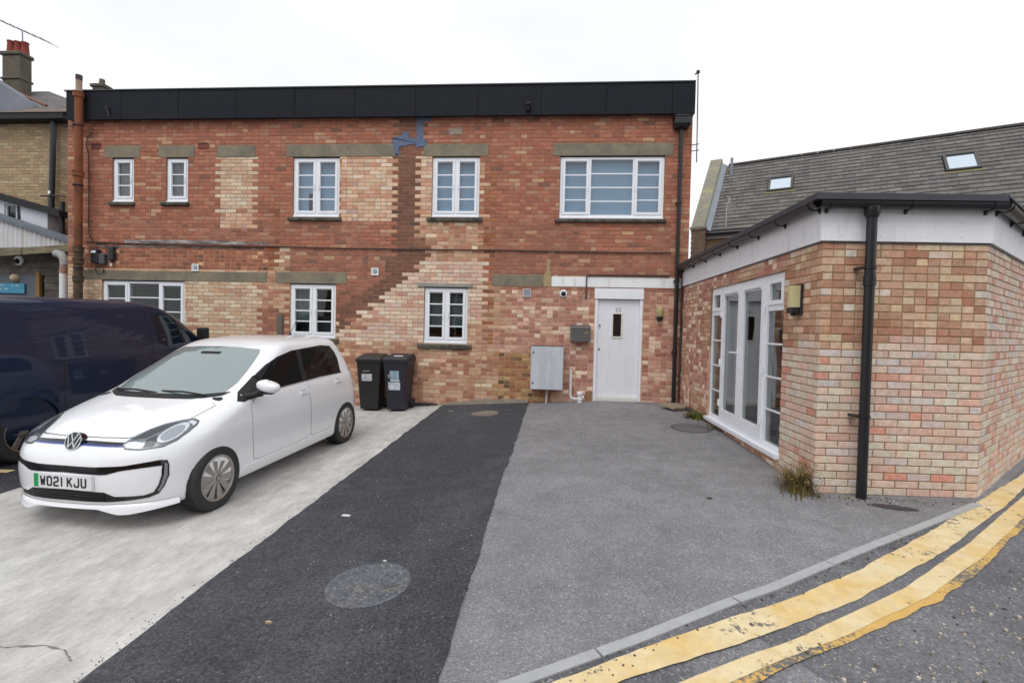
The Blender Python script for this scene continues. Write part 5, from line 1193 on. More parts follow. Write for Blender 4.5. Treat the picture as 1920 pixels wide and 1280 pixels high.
sh = Shell(CK, rows=84, barrel=.018, xmid=-1.2, half=1.8)
PAINT = mat('white_car_paint', lin(240,242,246), .28, coat=.9)
body = sh.mesh('body').build('body', PAINT, car, smooth=True, sharp=28)
SW = [(-.70,1.118),(-.918,1.216),(-1.143,1.291),(-1.423,1.339),(-2.107,1.366),(-2.33,1.345),(-2.40,1.26),(-2.417,1.169),(-2.37,1.0),(-1.845,1.004),(-1.026,.985),(-.70,.965)]
WS = sym([(.0,.975),(.40,.978),(.585,.990),(.602,1.068),(.578,1.16),(.547,1.241),(.508,1.33),(.472,1.370),(.25,1.388),(0,1.392)])[1:-1]
WS = [(y, z) for i, (y, z) in enumerate(WS)]
IK = [(.40,-.30,-2.0,.45,3,3,.3,.3),(.45,-.28,-2.05,.48,3,3,.3,.3),(.66,-.28,-2.05,.48,3,3,.3,.3),(.72,-.30,-2.7,.66,3,3,.3,.3),(.90,-.30,-2.72,.68,3,3,.3,.3),(.96,-.40,-2.72,.66,2.8,3,.3,.3),(.985,-.48,-2.72,.63,2.8,3,.3,.3),(1.10,-.70,-2.66,.58,2.8,3,.3,.3),(1.25,-1.0,-2.58,.525,2.8,3,.3,.3),(1.33,-1.18,-2.5,.48,2.8,3,.3,.3),(1.37,-1.3,-2.4,.42,2.8,3,.3,.3),(1.385,-1.45,-2.25,.3,2.8,3,.3,.3)]
inner = Shell(IK, M=(12,14,10), rows=24, barrel=0)
ic = cutter(inner.mesh('i'))
sw_ = cutter(MB().prism(SW, lambda u, v, d: (u, d, v), -1.2, 1.2)); ws_ = cutter(MB().prism([(y*.965, .985+(z-.985)*.97+.012) for y, z in WS], lambda u, v, d: (d, u, v), -1.9, .4))
cut(body, [cyl_cut(0,.50,1.1,.30,.352), cyl_cut(0,-1.1,-.50,.30,.352), cyl_cut(-2.417,.50,1.1,.30,.352), cyl_cut(-2.417,-1.1,-.50,.30,.352), ic, sw_, ws_])
body.data.polygons.foreach_set('use_smooth', [True]*len(body.data.polygons)); body.data.set_sharp_from_angle(angle=math.radians(28))
for x in (0, -2.417):
    for s in (-1, 1): arch(x, .30, .350, s*.70, s*.505, .19).build('arch_liner', DARKV, car, fix=False)
def P(poly, mode, name, m, off=.003, par=None, **kw): return link(sh.patch(poly, mode, off, **kw), name, m, par or car)
# glass
P(WS, 'front', 'windscreen', CARGL, .003, skirt=0)
P(sym([(.0,.950),(.40,.953),(.60,.972),(.625,1.0),(.585,.996),(.40,.982),(0,.980)])[1:-1], 'front', 'cowl', BLK, .004)
for md, s in (('left',1),('right',-1)):
    P([(-.40,.925),(-.62,1.035),(-.81,1.155),(-.98,1.258),(-1.14,1.337),(-1.30,1.384),(-1.9,1.399),(-2.19,1.380),(-2.32,1.30),(-2.40,1.145),(-2.432,1.0),(-2.40,.990),(-1.5,.965),(-.80,.950),(-.52,.925)], md, 'window_surround', BLK, .0025) if False else None
    P([(-.70,1.118),(-.918,1.216),(-1.143,1.291),(-1.423,1.339),(-1.511,1.342),(-1.43,.993),(-1.026,.985),(-.70,.965)], md, 'door_window', CARGLD, .006, skirt=0, step=.025)
    P([(-1.511,1.342),(-1.60,1.346),(-1.515,.995),(-1.43,.993)], md, 'pillar_trim', BLK, .004)
    P([(-1.60,1.346),(-2.107,1.366),(-2.33,1.345),(-2.40,1.26),(-2.417,1.169),(-2.37,1.0),(-1.845,1.004),(-1.515,.995)], md, 'rear_window', CARGLD, .005, skirt=0, step=.03)
    P([(-.337,.922),(-.428,.985),(-.705,1.125),(-.725,1.115),(-.715,.962),(-.583,.950),(-.40,.908)], md, 'mirror_sail', BLK, .004)
    P([(-.60,.945),(-.80,.957),(-1.026,.970),(-1.845,.988),(-2.385,.985),(-2.375,1.003),(-1.845,1.006),(-1.026,.988),(-.70,.970)], md, 'waist_seal', BLK, .004)
    fdp = [(-.47,.87),(-.465,.60),(-.50,.33),(-.56,.315),(-1.47,.315),(-1.525,.34),(-1.50,.70),(-1.492,.970),(-1.026,.960),(-.80,.944),(-.55,.922)]
    rdp = [(-1.512,.970),(-1.520,.70),(-1.545,.34),(-1.58,.315),(-1.98,.315),(-2.04,.35),(-2.08,.47),(-2.20,.63),(-2.33,.76),(-2.395,.86),(-2.405,.982)]
    for pol, hx in ((fdp, -1.40), (rdp, -2.24)):
        cxm = sum(p[0] for p in pol)/len(pol); czm = sum(p[1] for p in pol)/len(pol)
        P([(cxm+(x-cxm)*1.0+math.copysign(.004, x-cxm), z+math.copysign(.004, z-czm)) for x, z in pol], md, 'door_gap', BLK, .0006, skirt=0)
        dr = P(pol, md, 'door', PAINT, .0028, skirt=.0024)
        hz = .86 if hx > -2 else .895
        hb = P([(hx-.085,hz-.018),(hx+.085,hz-.022),(hx+.085,hz+.008),(hx-.085,hz+.012)], md, 'door_handle', PAINT, .022, par=dr, skirt=.018)
        P([(hx-.05,hz-.03),(hx+.05,hz-.034),(hx+.06,hz+.03),(hx-.05,hz+.034)], md, 'handle_cup', mat('paint_shade', lin(190,194,200), .3), .0035, par=dr)
    P([(-.30,.20),(-2.10,.20),(-2.10,.29),(-.36,.29)], md, 'sill', PAINT, .012)
    # door mirror
    hit, nn_ = sh.hit((-.50, s*3, .955), (0,-s,0))
    mi = MB(); (mi.tube([(-.48,s*.745,.945),(-.50,s*.82,.965),(-.53,s*.87,.99)], [.04,.03,.045], n=12) if s > 0 else mi.tube([(-.60,-.72,.90),(-.70,-.78,.92)], .03, n=12)).build('mirror_arm', BLK, car, smooth=True)
    mdx, mdy = (0, 0) if s > 0 else (-.30, .13)   # the far mirror is folded back
    mm_ = MB(); prof = []
    n1, n2 = 14, 20
    for i in range(n1+1):
        a = -PI/2+PI*i/n1
        for k in range(n2):
            b = 2*PI*k/n2; sg = lambda v, e: math.copysign(abs(v)**e, v)
            mm_.v.append((-.55+mdx+.078*sg(math.cos(a),.7)*sg(math.cos(b),.8)+.02*math.sin(b)*math.cos(a), mdy+s*(.930+.128*sg(math.cos(a),.85)*sg(math.sin(b),.85)), (1.045 if s > 0 else .985)+.056*sg(math.sin(a),.8)-.012*math.sin(b)))
    for i in range(n1):
        for k in range(n2): q = (k+1)%n2; mm_.f.append((i*n2+k, i*n2+q, (i+1)*n2+q, (i+1)*n2+k)); mm_.c.append(None)
    mm_.build('mirror_shell', PAINT, car, smooth=True)
    MB().box(-.57+mdx,-.50+mdx,min(s*.84,s*1.0)+mdy,max(s*.84,s*1.0)+mdy,.972-(0 if s > 0 else .06),.992-(0 if s > 0 else .06)).build('mirror_base', BLK, car, bevel=.008)
# bonnet with shut lines
BN = [(.50,.0),(.495,.20),(.465,.38),(.40,.50),(.30,.585),(.10,.635),(-.10,.66),(-.165,.655),(-.19,.60),(-.215,.40),(-.235,.0)]
BN = BN + [(x, -y) for x, y in reversed(BN[1:-1])]
P([(x*1.0+(.006 if x > .2 else -.004), y*1.008) for x, y in BN], 'top', 'bonnet_gap', BLK, .0004, skirt=0)
P(BN, 'top', 'bonnet', PAINT, .0032, skirt=.003)
# nose
P(sym([(0,.722),(.20,.720),(.40,.713),(.41,.690),(.20,.696),(0,.699)])[1:], 'front', 'grille_slit', GLB, .004)
P(sym([(0,.701),(.20,.698),(.41,.692),(.415,.684),(.20,.688),(0,.691)])[1:], 'front', 'blue_trim', mat('blue_line', lin(36,62,150), .25, coat=.5), .006)
HL = [(.395,.700),(.435,.671),(.53,.662),(.655,.674),(.702,.707),(.716,.751),(.717,.791),(.700,.817),(.656,.834),(.598,.830),(.522,.814),(.467,.785),(.425,.748)]
LENS = glass_mat('lamp_lens', 1.35, (.96,.98,.99))
for s in (1, -1):
    H = [(y*s, z) for y, z in HL]; cx = .565*s
    P([(cx+(y-cx)*1.02, .755+(z-.755)*1.04) for y, z in H], 'front', 'lamp_gap', BLK, .0042, skirt=0)
    hl = P(H, 'front', 'headlamp', mat('lamp_housing', lin(120,124,128), .3, metal=.5), .005)
    P([(y*s, z) for y, z in [(.410,.698),(.445,.678),(.53,.671),(.545,.700),(.47,.716),(.425,.712)]], 'front', 'indicator', mat('clear_reflector', lin(206,204,206), .25, metal=.3), .006, par=hl)
    P([(y*s, z) for y, z in [(.545,.676),(.60,.676),(.60,.735),(.56,.745),(.53,.725)]], 'front', 'lamp_mask', mat('lamp_dark', lin(58,60,64), .3), .007, par=hl)
    P([(y*s, z) for y, z in [(.43,.728),(.51,.735),(.56,.775),(.60,.822),(.53,.808),(.475,.782)]], 'front', 'lamp_mask', MATS['lamp_dark'], .0065, par=hl)
    P([((.640+.046*math.cos(t))*s, .755+.044*math.sin(t)) for t in np.linspace(0, 2*PI, 20)[:-1]], 'front', 'bulb_shield', mat('bulb_grey', lin(168,172,178), .2, metal=.6), .0115, par=hl, step=.02)
    P([((.640+.060*math.cos(t))*s, .755+.058*math.sin(t)) for t in np.linspace(0, 2*PI, 20)[:-1]], 'front', 'reflector', mat('reflector', lin(225,228,232), .15, metal=.8), .009, par=hl, step=.02)
    P([(y*s, z) for y, z in [(.690,.800),(.708,.785),(.705,.808),(.660,.826),(.650,.815)]], 'front', 'reflector', MATS['reflector'], .008, par=hl)
    P(H, 'front', 'lamp_lens', LENS, .015, par=hl, skirt=.008)
UB = sym([(0,.544),(.265,.542),(.456,.549),(.582,.566),(.66,.575),(.695,.566),(.676,.530),(.571,.526),(.442,.512),(.345,.485),(.293,.484),(0,.494)])[1:]
P(UB, 'front', 'upper_grille', GLB, .004)
CS = [(.66,.575),(.695,.568),(.706,.53),(.706,.442),(.682,.359),(.651,.303),(.602,.281),(.478,.270),(.468,.304),(.576,.302),(.628,.319),(.656,.376),(.674,.452),(.676,.53)]
for s in (1,-1):
    P([(y*s, z) for y, z in CS], 'front', 'bumper_trim', GLB, .005)
    P([(y*s, z) for y, z in [(.686,.555),(.699,.535),(.699,.445),(.676,.365),(.655,.325),(.647,.33),(.668,.375),(.684,.45)]], 'front', 'running_light', mat('drl_grey', lin(128,132,138), .3), .009)
P(sym([(0,.357),(.326,.343),(.397,.306),(.470,.304),(.478,.270),(.333,.262),(0,.266)])[1:], 'front', 'lower_grille', BLK, .004)
for i in range(4): P(sym([(0,.278+i*.02),(.33,.276+i*.018),(.33,.280+i*.018),(0,.283+i*.02)])[1:], 'front', 'grille_bar', GLB, .010)
lipz = lambda y: .206-.048*cl((abs(y)-.26)/.15, 0, 1)+.035*cl((abs(y)-.48)/.24, 0, 1); yy = np.linspace(-.72, .72, 49); lp_ = MB(); row = []
for y in yy:
    h0, n0 = sh.hit((3, y, .235), (-1,0,0)); n0 = Vector((n0.x, n0.y, 0)).normalized(); row.append([h0+n0*.004, h0+n0*.022+Vector((0,0,-.02)), Vector((h0.x+n0.x*.024, h0.y+n0.y*.024, lipz(y))), Vector((h0.x-n0.x*.03, h0.y-n0.y*.03, lipz(y)+.006)), Vector((h0.x-n0.x*.06, h0.y-n0.y*.06, .24))])
for a, b in zip(row, row[1:]):
    for k in range(4): lp_.quad(a[k], a[k+1], b[k+1], b[k])
lp_.build('front_lip', PAINT, car, smooth=True)
# emblem
hit, _n = sh.hit((3,0,.722), (-1,0,0)); xE = .572; zE = .722; rE = .073; nE = Vector((.93,0,.36)).normalized(); vE = Vector((-.36,0,.93)).normalized(); cE = Vector((xE,0,zE))
fe = lambda u, v, d: tuple(cE + Vector((0,u,0)) + vE*v + nE*d)
MB().prism([(rE*math.cos(t), rE*math.sin(t)) for t in np.linspace(0,2*PI,33)[:-1]], fe, -.05, .0).build('badge', GLB, car)
mb = MB()
for k in range(32):
    t0, t1 = 2*PI*k/32, 2*PI*(k+1)/32
    mb.hexa([fe(.066*math.cos(t0),.066*math.sin(t0),0), fe(.0735*math.cos(t0),.0735*math.sin(t0),0), fe(.0735*math.cos(t1),.0735*math.sin(t1),0), fe(.066*math.cos(t1),.066*math.sin(t1),0),
             fe(.067*math.cos(t0),.067*math.sin(t0),.006), fe(.0725*math.cos(t0),.0725*math.sin(t0),.006), fe(.0725*math.cos(t1),.0725*math.sin(t1),.006), fe(.067*math.cos(t1),.067*math.sin(t1),.006)])
mb.build('badge_ring', CHR, car, smooth=True)
mb = MB(); stroke(mb, [[(-.030,.054),(-.006,.006),(.006,.006),(.030,.054)], [(-.054,.034),(-.026,-.050),(0,-.006),(.026,-.050),(.054,.034)]], .0095, fe, .005); mb.build('badge_letters', CHR, car)
# number plate: W021 KJU with the green flash (read from the car's front, left = +y reversed)
PLW, PLH = .52, .111; xP = .666; zP = .423
def fpl(u, v, d): return (xP + d - .004*(u/.26)**2, u, zP+v - .0)
def plate(u0, u1, v0, v1, d0, d1, name, m, par=None):
    mb = MB(); n = 8
    for i in range(n):
        a, b = u0+(u1-u0)*i/n, u0+(u1-u0)*(i+1)/n; mb.hexa([fpl(a,v0,d0),fpl(b,v0,d0),fpl(b,v0,d1),fpl(a,v0,d1),fpl(a,v1,d0),fpl(b,v1,d0),fpl(b,v1,d1),fpl(a,v1,d1)])
    return mb.build(name, m, par or car, smooth=True)
pl_ = plate(-PLW/2, PLW/2, -PLH/2, PLH/2, -.020, .004, 'number_plate', mat('plate_white', lin(226,228,230), .3))
plate(-PLW/2+.002, -PLW/2+.045, -PLH/2+.003, PLH/2-.003, .0045, .0055, 'green_flash', mat('plate_green', lin(40,160,92), .4), pl_)
H7 = .079; Wc = .050; GLY = {
 'W': [[(0,1),(.2,0),(.5,.62),(.8,0),(1,1)]], 'O': [[(.15,0),(.85,0),(1,.12),(1,.88),(.85,1),(.15,1),(0,.88),(0,.12),(.15,0)]], '2': [[(0,.82),(.15,1),(.85,1),(1,.85),(1,.62),(.85,.5),(.15,.42),(0,.3),(0,0),(1,0)]],
 '1': [[(.5,0),(.5,1)]], 'K': [[(0,0),(0,1)],[(.05,.42),(.95,1)],[(.35,.62),(1,0)]], 'J': [[(1,1),(1,.15),(.82,0),(.18,0),(0,.15),(0,.3)]], 'U': [[(0,1),(0,.14),(.16,0),(.84,0),(1,.14),(1,1)]]}
mb = MB(); u = -PLW/2+.062
for chx in 'WO21 KJU':
    if chx == ' ': u += .022; continue
    wch = Wc*(.62 if chx == '1' else 1.0) - .013
    if chx == '1': wch = .014
    mb = MB(); stroke(mb, [[(u+.0065+a*wch, -H7/2+.0065+b*(H7-.013)) for a, b in ln_] for ln_ in GLY[chx]], .013, lambda a, b, d: fpl(a, b, .0045+d), .001); mb.build('plate_character', mat('plate_black', lin(24,26,34), .5), pl_); u += wch+.013+.0115

# wipers, aerial, wheels
for a, b in (((-.245,.50,.985),(-.30,-.02,1.00)), ((-.27,-.05,.985),(-.30,-.52,1.00))):
    MB().tube([a, ((a[0]+b[0])/2+.015,(a[1]+b[1])/2,(a[2]+b[2])/2+.016), b], .009, n=6).build('wiper', BLK, car, smooth=True)
MB().lathe([(.03,0),(.022,.03),(.008,.05),(0,.055)], (-2.40,0,1.455), (0,0,1), n=14).build('aerial_base', BLK, car, smooth=True); MB().tube([(-2.40,0,1.50),(-2.56,0,1.68)], .004, n=6).build('aerial_rod', BLK, car, smooth=True)
ALLOY = mat('alloy_silver', lin(168,163,158), .35, metal=.7)
for x in (0, -2.417):
    for s in (1, -1): wheel(car, x, s*.728, .295, .295, .178, .205, s, 'turbine', ALLOY)
# cabin
CAB = mat('cabin_dark', lin(44,45,48), .8)
MB().box(-.62,-.22,-.66,.66,.62,.965).build('dashboard', CAB, car, bevel=.05, seg=2)
MB().box(-2.72,-.25,-.66,.66,.36,.42).build('cabin_floor', CAB, car)
for y in (.33, -.33):
    MB().box(-1.42,-.92,y-.23,y+.23,.44,.62).build('seat', CAB, car, bevel=.05, seg=2)
    M_ = Matrix.Translation((-1.42,y,.60))@Matrix.Rotation(math.radians(-14),4,'Y')
    MB().box(-.06,.07,-.22,.22,0,.56,M=M_).build('seat_back', CAB, car, bevel=.05, seg=2); MB().box(-.05,.05,-.12,.12,.54,.74,M=M_).build('headrest', CAB, car, bevel=.04, seg=2)
MB().box(-2.45,-2.0,-.60,.60,.44,.62).build('rear_seat', CAB, car, bevel=.05, seg=2); MB().box(-2.56,-2.42,-.58,.58,.58,1.12).build('rear_seat_back', CAB, car, bevel=.05, seg=2)
tl = math.radians(62); MB().tube([(-.74+.175*math.sin(t)*math.cos(tl), -.33+.175*math.cos(t), .93+.175*math.sin(t)*math.sin(tl)) for t in np.linspace(0,2*PI,28)], .015, n=8).build('steering_wheel', BLK, car, smooth=True)
MB().hexa([(-.48,.06,.995),(-.38,.08,.985),(-.38,.34,.985),(-.48,.32,.995),(-.48,.06,.998),(-.38,.08,.988),(-.38,.34,.988),(-.48,.32,.998)]).build('paper_on_dash', mat('paper', lin(225,225,222), .8), car)
MB().box(-.98,-.90,-.12,.12,1.28,1.345).build('interior_mirror', BLK, car, bevel=.015)

# ---- dark blue van, nose to the wall
van = thing('parked_van', 'dark blue panel van parked nose to the wall beside the white car', 'van', (-6.93,5.20,gz(-6.9,5.2)+.006), local=True, rot=(0, math.radians(-1.15), PI/2))
VK = [(.24,3.40,-.88,.80,2.6,5,.5,.2),(.27,3.68,-.95,.93,2.6,5,.7,.2),(.45,3.84,-.985,.972,2.7,6,.8,.2),(.70,3.86,-.99,.985,2.7,6,.8,.2),(.90,3.82,-.985,.986,2.7,6,.8,.2),(1.02,3.72,-.98,.984,2.7,6,.8,.2),(1.10,3.55,-.975,.981,2.7,6,.75,.2),(1.18,3.36,-.97,.976,2.7,6,.65,.2),
      (1.34,3.13,-.965,.960,2.8,6,.5,.2),(1.60,2.76,-.955,.925,2.8,6,.5,.2),(1.74,2.50,-.945,.900,2.8,6,.45,.2),(1.82,2.28,-.935,.872,2.8,6,.4,.2),(1.865,2.08,-.92,.825,2.8,5,.4,.2),(1.895,1.85,-.87,.72,2.6,4,.4,.2),(1.91,1.5,-.75,.5,2.5,3,.3,.2),(1.918,.9,-.2,.12,2.2,2.5,.1,.1)]
vs = Shell(VK, M=(22,44,12), rows=70, barrel=.012, xmid=1.4, half=2.4)
VP = mat('dark_blue_paint', lin(21,36,64), .32, coat=.6, var=.04, spec=.3)
vb = vs.mesh('body').build('body', VP, van, smooth=True, sharp=28)
VW = [(1.86,1.735),(2.16,1.715),(2.40,1.615),(2.60,1.475),(2.80,1.305),(2.55,1.245),(2.04,1.225),(1.96,1.30),(1.92,1.45)]
VI = [(.8,3.0,1.9,.82,3,3,.3,.2),(1.15,3.0,1.86,.86,3,3,.3,.2),(1.34,2.85,1.86,.86,3,3,.3,.2),(1.6,2.5,1.86,.83,3,3,.3,.2),(1.76,2.3,1.86,.78,3,3,.2,.2),(1.8,2.2,1.9,.6,3,3,.1,.1)]
vin = cutter(Shell(VI, M=(10,8,8), rows=20, barrel=0).mesh('i'))
cut(vb, [cyl_cut(0,.55,1.3,.335,.415), cyl_cut(0,-1.3,-.55,.335,.415), cyl_cut(2.93,.55,1.3,.335,.415), cyl_cut(2.93,-1.3,-.55,.335,.415), vin,
         cutter(MB().prism(VW, lambda u, v, d: (u, d, v), -1.3, 1.3)), cutter(MB().prism([(-.74,1.24),(.74,1.24),(.62,1.74),(-.62,1.74)], lambda u, v, d: (d, u, v), 2.2, 3.6))])
vb.data.polygons.foreach_set('use_smooth', [True]*len(vb.data.polygons)); vb.data.set_sharp_from_angle(angle=math.radians(28))
def V(poly, mode, name, m, off=.003, **kw): return link(vs.patch(poly, mode, off, **kw), name, m, kw.pop('par', None) or van)
V([(-.76,1.24),(.76,1.24),(.64,1.755),(-.64,1.755)], 'front', 'windscreen', CARGL, .003, skirt=0)
VGL = glass_mat('van_glass', 1.6, (.60,.70,.68))
for md, s in (('right',-1),('left',1)):
    V(VW, md, 'door_window', VGL, .001, skirt=0)
    V([(2.30,1.66),(2.34,1.64),(2.50,1.26),(2.46,1.25)], md, 'quarter_bar', BLK, .006)
    V([(-.80,1.745),(1.40,1.765),(1.50,1.755),(1.56,1.66),(1.66,1.36),(1.62,1.33),(-.80,1.37)], md, 'side_panel', VP, .012, skirt=.010)
    V([(1.735,1.80),(1.745,1.80),(1.80,1.60),(1.84,1.25),(1.85,.42),(1.842,.42),(1.832,1.25),(1.790,1.60)], md, 'door_gap', BLK, .0012, skirt=0)
    V([(.46,1.32),(.468,1.32),(.468,.42),(.46,.42)], md, 'door_gap', BLK, .0012, skirt=0)
    V([(-.80,1.315),(1.78,1.275),(1.78,1.262),(-.80,1.300)], md, 'side_rail', VP, .010)
    for xc in (0, 2.93):
        arc = [(xc+.485*math.cos(t), .335+.50*math.sin(t)) for t in np.linspace(-.12, PI+.12, 26)] + [(xc+.412*math.cos(t), .335+.412*math.sin(t)) for t in np.linspace(PI+.12, -.12, 26)]
        V(arc, md, 'wheel_arch', VP, .030, skirt=.028)
    MB().tube([(2.86,s*.93,1.30),(2.88,s*1.0,1.33)], .035, n=8).build('mirror_arm', BLK, van, smooth=True)
    MB().box(2.80,2.90,s*1.02-.09,s*1.02+.09,1.28,1.50).build('mirror_housing', BLK, van, bevel=.03, seg=3)
for x in (0, 2.93):
    for s in (1,-1):
        arch(x, .335, .412, s*.90, s*.60, .27).build('arch_liner', DARKV, van, fix=False)
        wheel(van, x, s*.855, .335, .335, .215, .215, s, 'five', mat('van_alloy', lin(128,122,116), .35, metal=.7))
MB().box(1.95,2.15,-.75,.75,.85,1.5).build('seat', CAB, van, bevel=.05)
MB().box(2.0,3.0,-.8,.8,.82,.86).build('cab_floor', CAB, van)

# ------------------------------------------------------------------ wheelie bins
def bin_(x, y, rot, col, label, tape):
    z = gz(x, y)+.005; b = thing('wheelie_bin', label, 'bin', (x,y,z), 'wheelie bins by the wall', local=True, rot=(0,0,rot))
    m = mat('bin_%d' % col[2], lin(*col), .5, var=.12, vscale=6)
    def fr(z_, wx, y0, y1): return [(-wx,y0,z_),(wx,y0,z_),(wx,y1,z_),(-wx,y1,z_)]
    MB().hexa(fr(.03,.165,-.20,.16)+fr(.93,.225,-.275,.235)).build('body', m, b, bevel=.018, seg=2)
    MB().hexa(fr(.90,.236,-.288,.245)+fr(.955,.240,-.292,.248)).build('rim', m, b, bevel=.008)
    MB().hexa([(-.245,-.30,.957),(.245,-.30,.957),(.245,.25,.957),(-.245,.25,.957),(-.21,-.25,1.005),(.21,-.25,1.005),(.215,.235,1.045),(-.215,.235,1.045)]).build('lid', m, b, bevel=.014, seg=2)
    MB().tube([(-.22,.285,.985),(.22,.285,.985)], .017, n=10).build('handle', m, b, smooth=True)
    for sx in (-.16,.16): MB().box(sx-.02,sx+.02,.225,.285,.95,1.0).build('handle_lug', m, b, bevel=.006)
    for s in (-1,1): MB().lathe([(.06,s*.165),(.095,s*.168),(.10,s*.175),(.10,s*.205),(.095,s*.212),(.05,s*.212),(0,s*.205)], (0,.215,.10), (1,0,0), n=28).build('wheel', RUB, b, smooth=True)
    MB().tube([(-.2,.215,.10),(.2,.215,.10)], .012, n=8).build('axle', STEEL, b, smooth=True)
    yf = lambda z_: -.20-.075*(z_-.03)/.90-.003
    for k, (u0,u1,v0,v1,c) in enumerate(tape):
        MB().hexa([(u0,yf(v0)-.001,v0),(u1,yf(v0)-.001,v0),(u1,yf(v0)+.02,v0),(u0,yf(v0)+.02,v0),(u0,yf(v1)-.001,v1),(u1,yf(v1)-.001,v1),(u1,yf(v1)+.02,v1),(u0,yf(v1)+.02,v1)]).build('sticker', mat('sticker_%d_%d' % (c[0],c[2]), lin(*c), .6, var=.2, vscale=22, col2=lin(*[int(q*.8) for q in c]), c2scale=25), b)
    return b
bin_(-3.33,9.115,.06,(34,34,36),'black wheelie bin with one pale torn label next to the white car', [(-.13,.06,.56,.69,(196,200,206)),(-.11,.02,.735,.752,(150,152,156))])
b2 = bin_(-2.80,9.08,-.02,(36,38,48),'dark navy wheelie bin with blue and white stickers, further from the car', [(-.10,.07,.59,.75,(150,176,190)),(-.09,.08,.555,.585,(212,218,222)),(-.13,.09,.40,.54,(208,214,226)),(-.14,-.105,.62,.68,(150,146,146))])
MB().hexa([(-.06,-.18,1.013),(.10,-.18,1.013),(.10,-.10,1.020),(-.06,-.10,1.020),(-.06,-.18,1.016),(.10,-.18,1.016),(.10,-.10,1.023),(-.06,-.10,1.023)]).build('lid_label', UPVC, b2)

# ------------------------------------------------------------------ covers, slab, weeds, litter
def disc(name, x, y, rx, ry, rot, off, m, n=40, seed=1, amp=.02):
    r = random.Random(seed); mb = MB(); pts = []
    for k in range(n):
        t = 2*PI*k/n; e = 1+r.uniform(-amp,amp); a, b = rx*e*math.cos(t), ry*e*math.sin(t); pts.append((x+a*math.cos(rot)-b*math.sin(rot), y+a*math.sin(rot)+b*math.cos(rot)))
    top = [(p, q, gz(p,q)+off) for p, q in pts]; c = len(mb.v); mb.v = top + [(x, y, gz(x,y)+off)] + [(p, q, gz(p,q)-.02) for p, q in pts]
    for k in range(n): q = (k+1)%n; mb.f += [(k,q,n), (q,k,n+1+k,n+1+q)]; mb.c += [None]*2
    return mb
MH = tarmac('manhole_iron', lin(92,95,101), .35, lin(140,140,140), lin(118,108,96), 3.0, (.50,.68), cell=70)
single(disc('m',-1.075,2.93,.255,.262,0,.013,MH,seed=2,amp=.012), 'manhole_cover', MH, 'round worn grey manhole cover in the dark tarmac strip', 'manhole', (-1.075,2.93,gz(-1.07,2.93)))
MH2 = tarmac('cover_buff', lin(132,124,114), .2, lin(160,150,140), lin(116,108,100), 3.0, (.45,.6))
single(disc('m',-1.09,8.42,.235,.235,0,.013,MH2,seed=3,amp=.01), 'manhole_cover', MH2, 'small buff round cover in the dark tarmac beside the brick wall', 'manhole', (-1.09,8.42,gz(-1.1,8.4)))
dr_ = thing('drain_cover', 'round sunken tarmac drain cover in front of the glazed doors', 'drain', (2.03,7.25,gz(2.03,7.25)))
ring = MB(); n = 40
for k in range(n):
    q = []
    for t in (2*PI*k/n, 2*PI*(k+1)/n):
        for r in (.255, .275): q.append((2.03+r*math.cos(t), 7.25+r*math.sin(t)))
    ring.quad(*[(a, b, gz(a,b)+.005) for a, b in (q[0],q[1],q[3],q[2])])
ring.build('ring', mat('ring_dark', lin(70,68,68), .9), dr_)
disc('d',2.03,7.25,.253,.253,0,.004,YARD,seed=4,amp=.002).build('cover', tarmac('cover_tarmac', lin(104,102,102), .25, lin(150,148,146), lin(92,90,90)), dr_)
gl = thing('gully', 'dark wet gully grate at the foot of the annex downpipe', 'drain', (2.88,4.40,gz(2.88,4.4)))
disc('g',2.92,4.41,.17,.055,-.25,.006,BLK,seed=5,amp=.12).build('grate', mat('wet_tarmac', lin(52,52,56), .45, var=.2, vscale=20), gl)
g0 = gz(2.3,8.85)
slab = MB(); M_ = Matrix.Translation((2.20,8.78,g0+.045))@Matrix.Rotation(math.radians(32),4,'Z')@Matrix.Rotation(math.radians(6),4,'X')@Matrix.Rotation(math.radians(4),4,'Y')
slab.box(-.23,.23,-.17,.17,-.022,.022,M=M_); single(slab, 'paving_slab', mat('slab_stone', lin(150,138,118), .9, var=.15, vscale=9, bump=.3), 'loose buff stone slab lying by the downpipe foot in the corner', 'slab', (2.20,8.78,g0), bevel=.004)
single(MB().box(2.33,2.40,8.05,8.70,g0-.01,g0+.06), 'dark_timber', mat('wet_timber', lin(66,62,60), .8, var=.3), 'dark strip of timber along the annex wall by the loose slab', 'timber', (2.36,8.4,g0), bevel=.008)
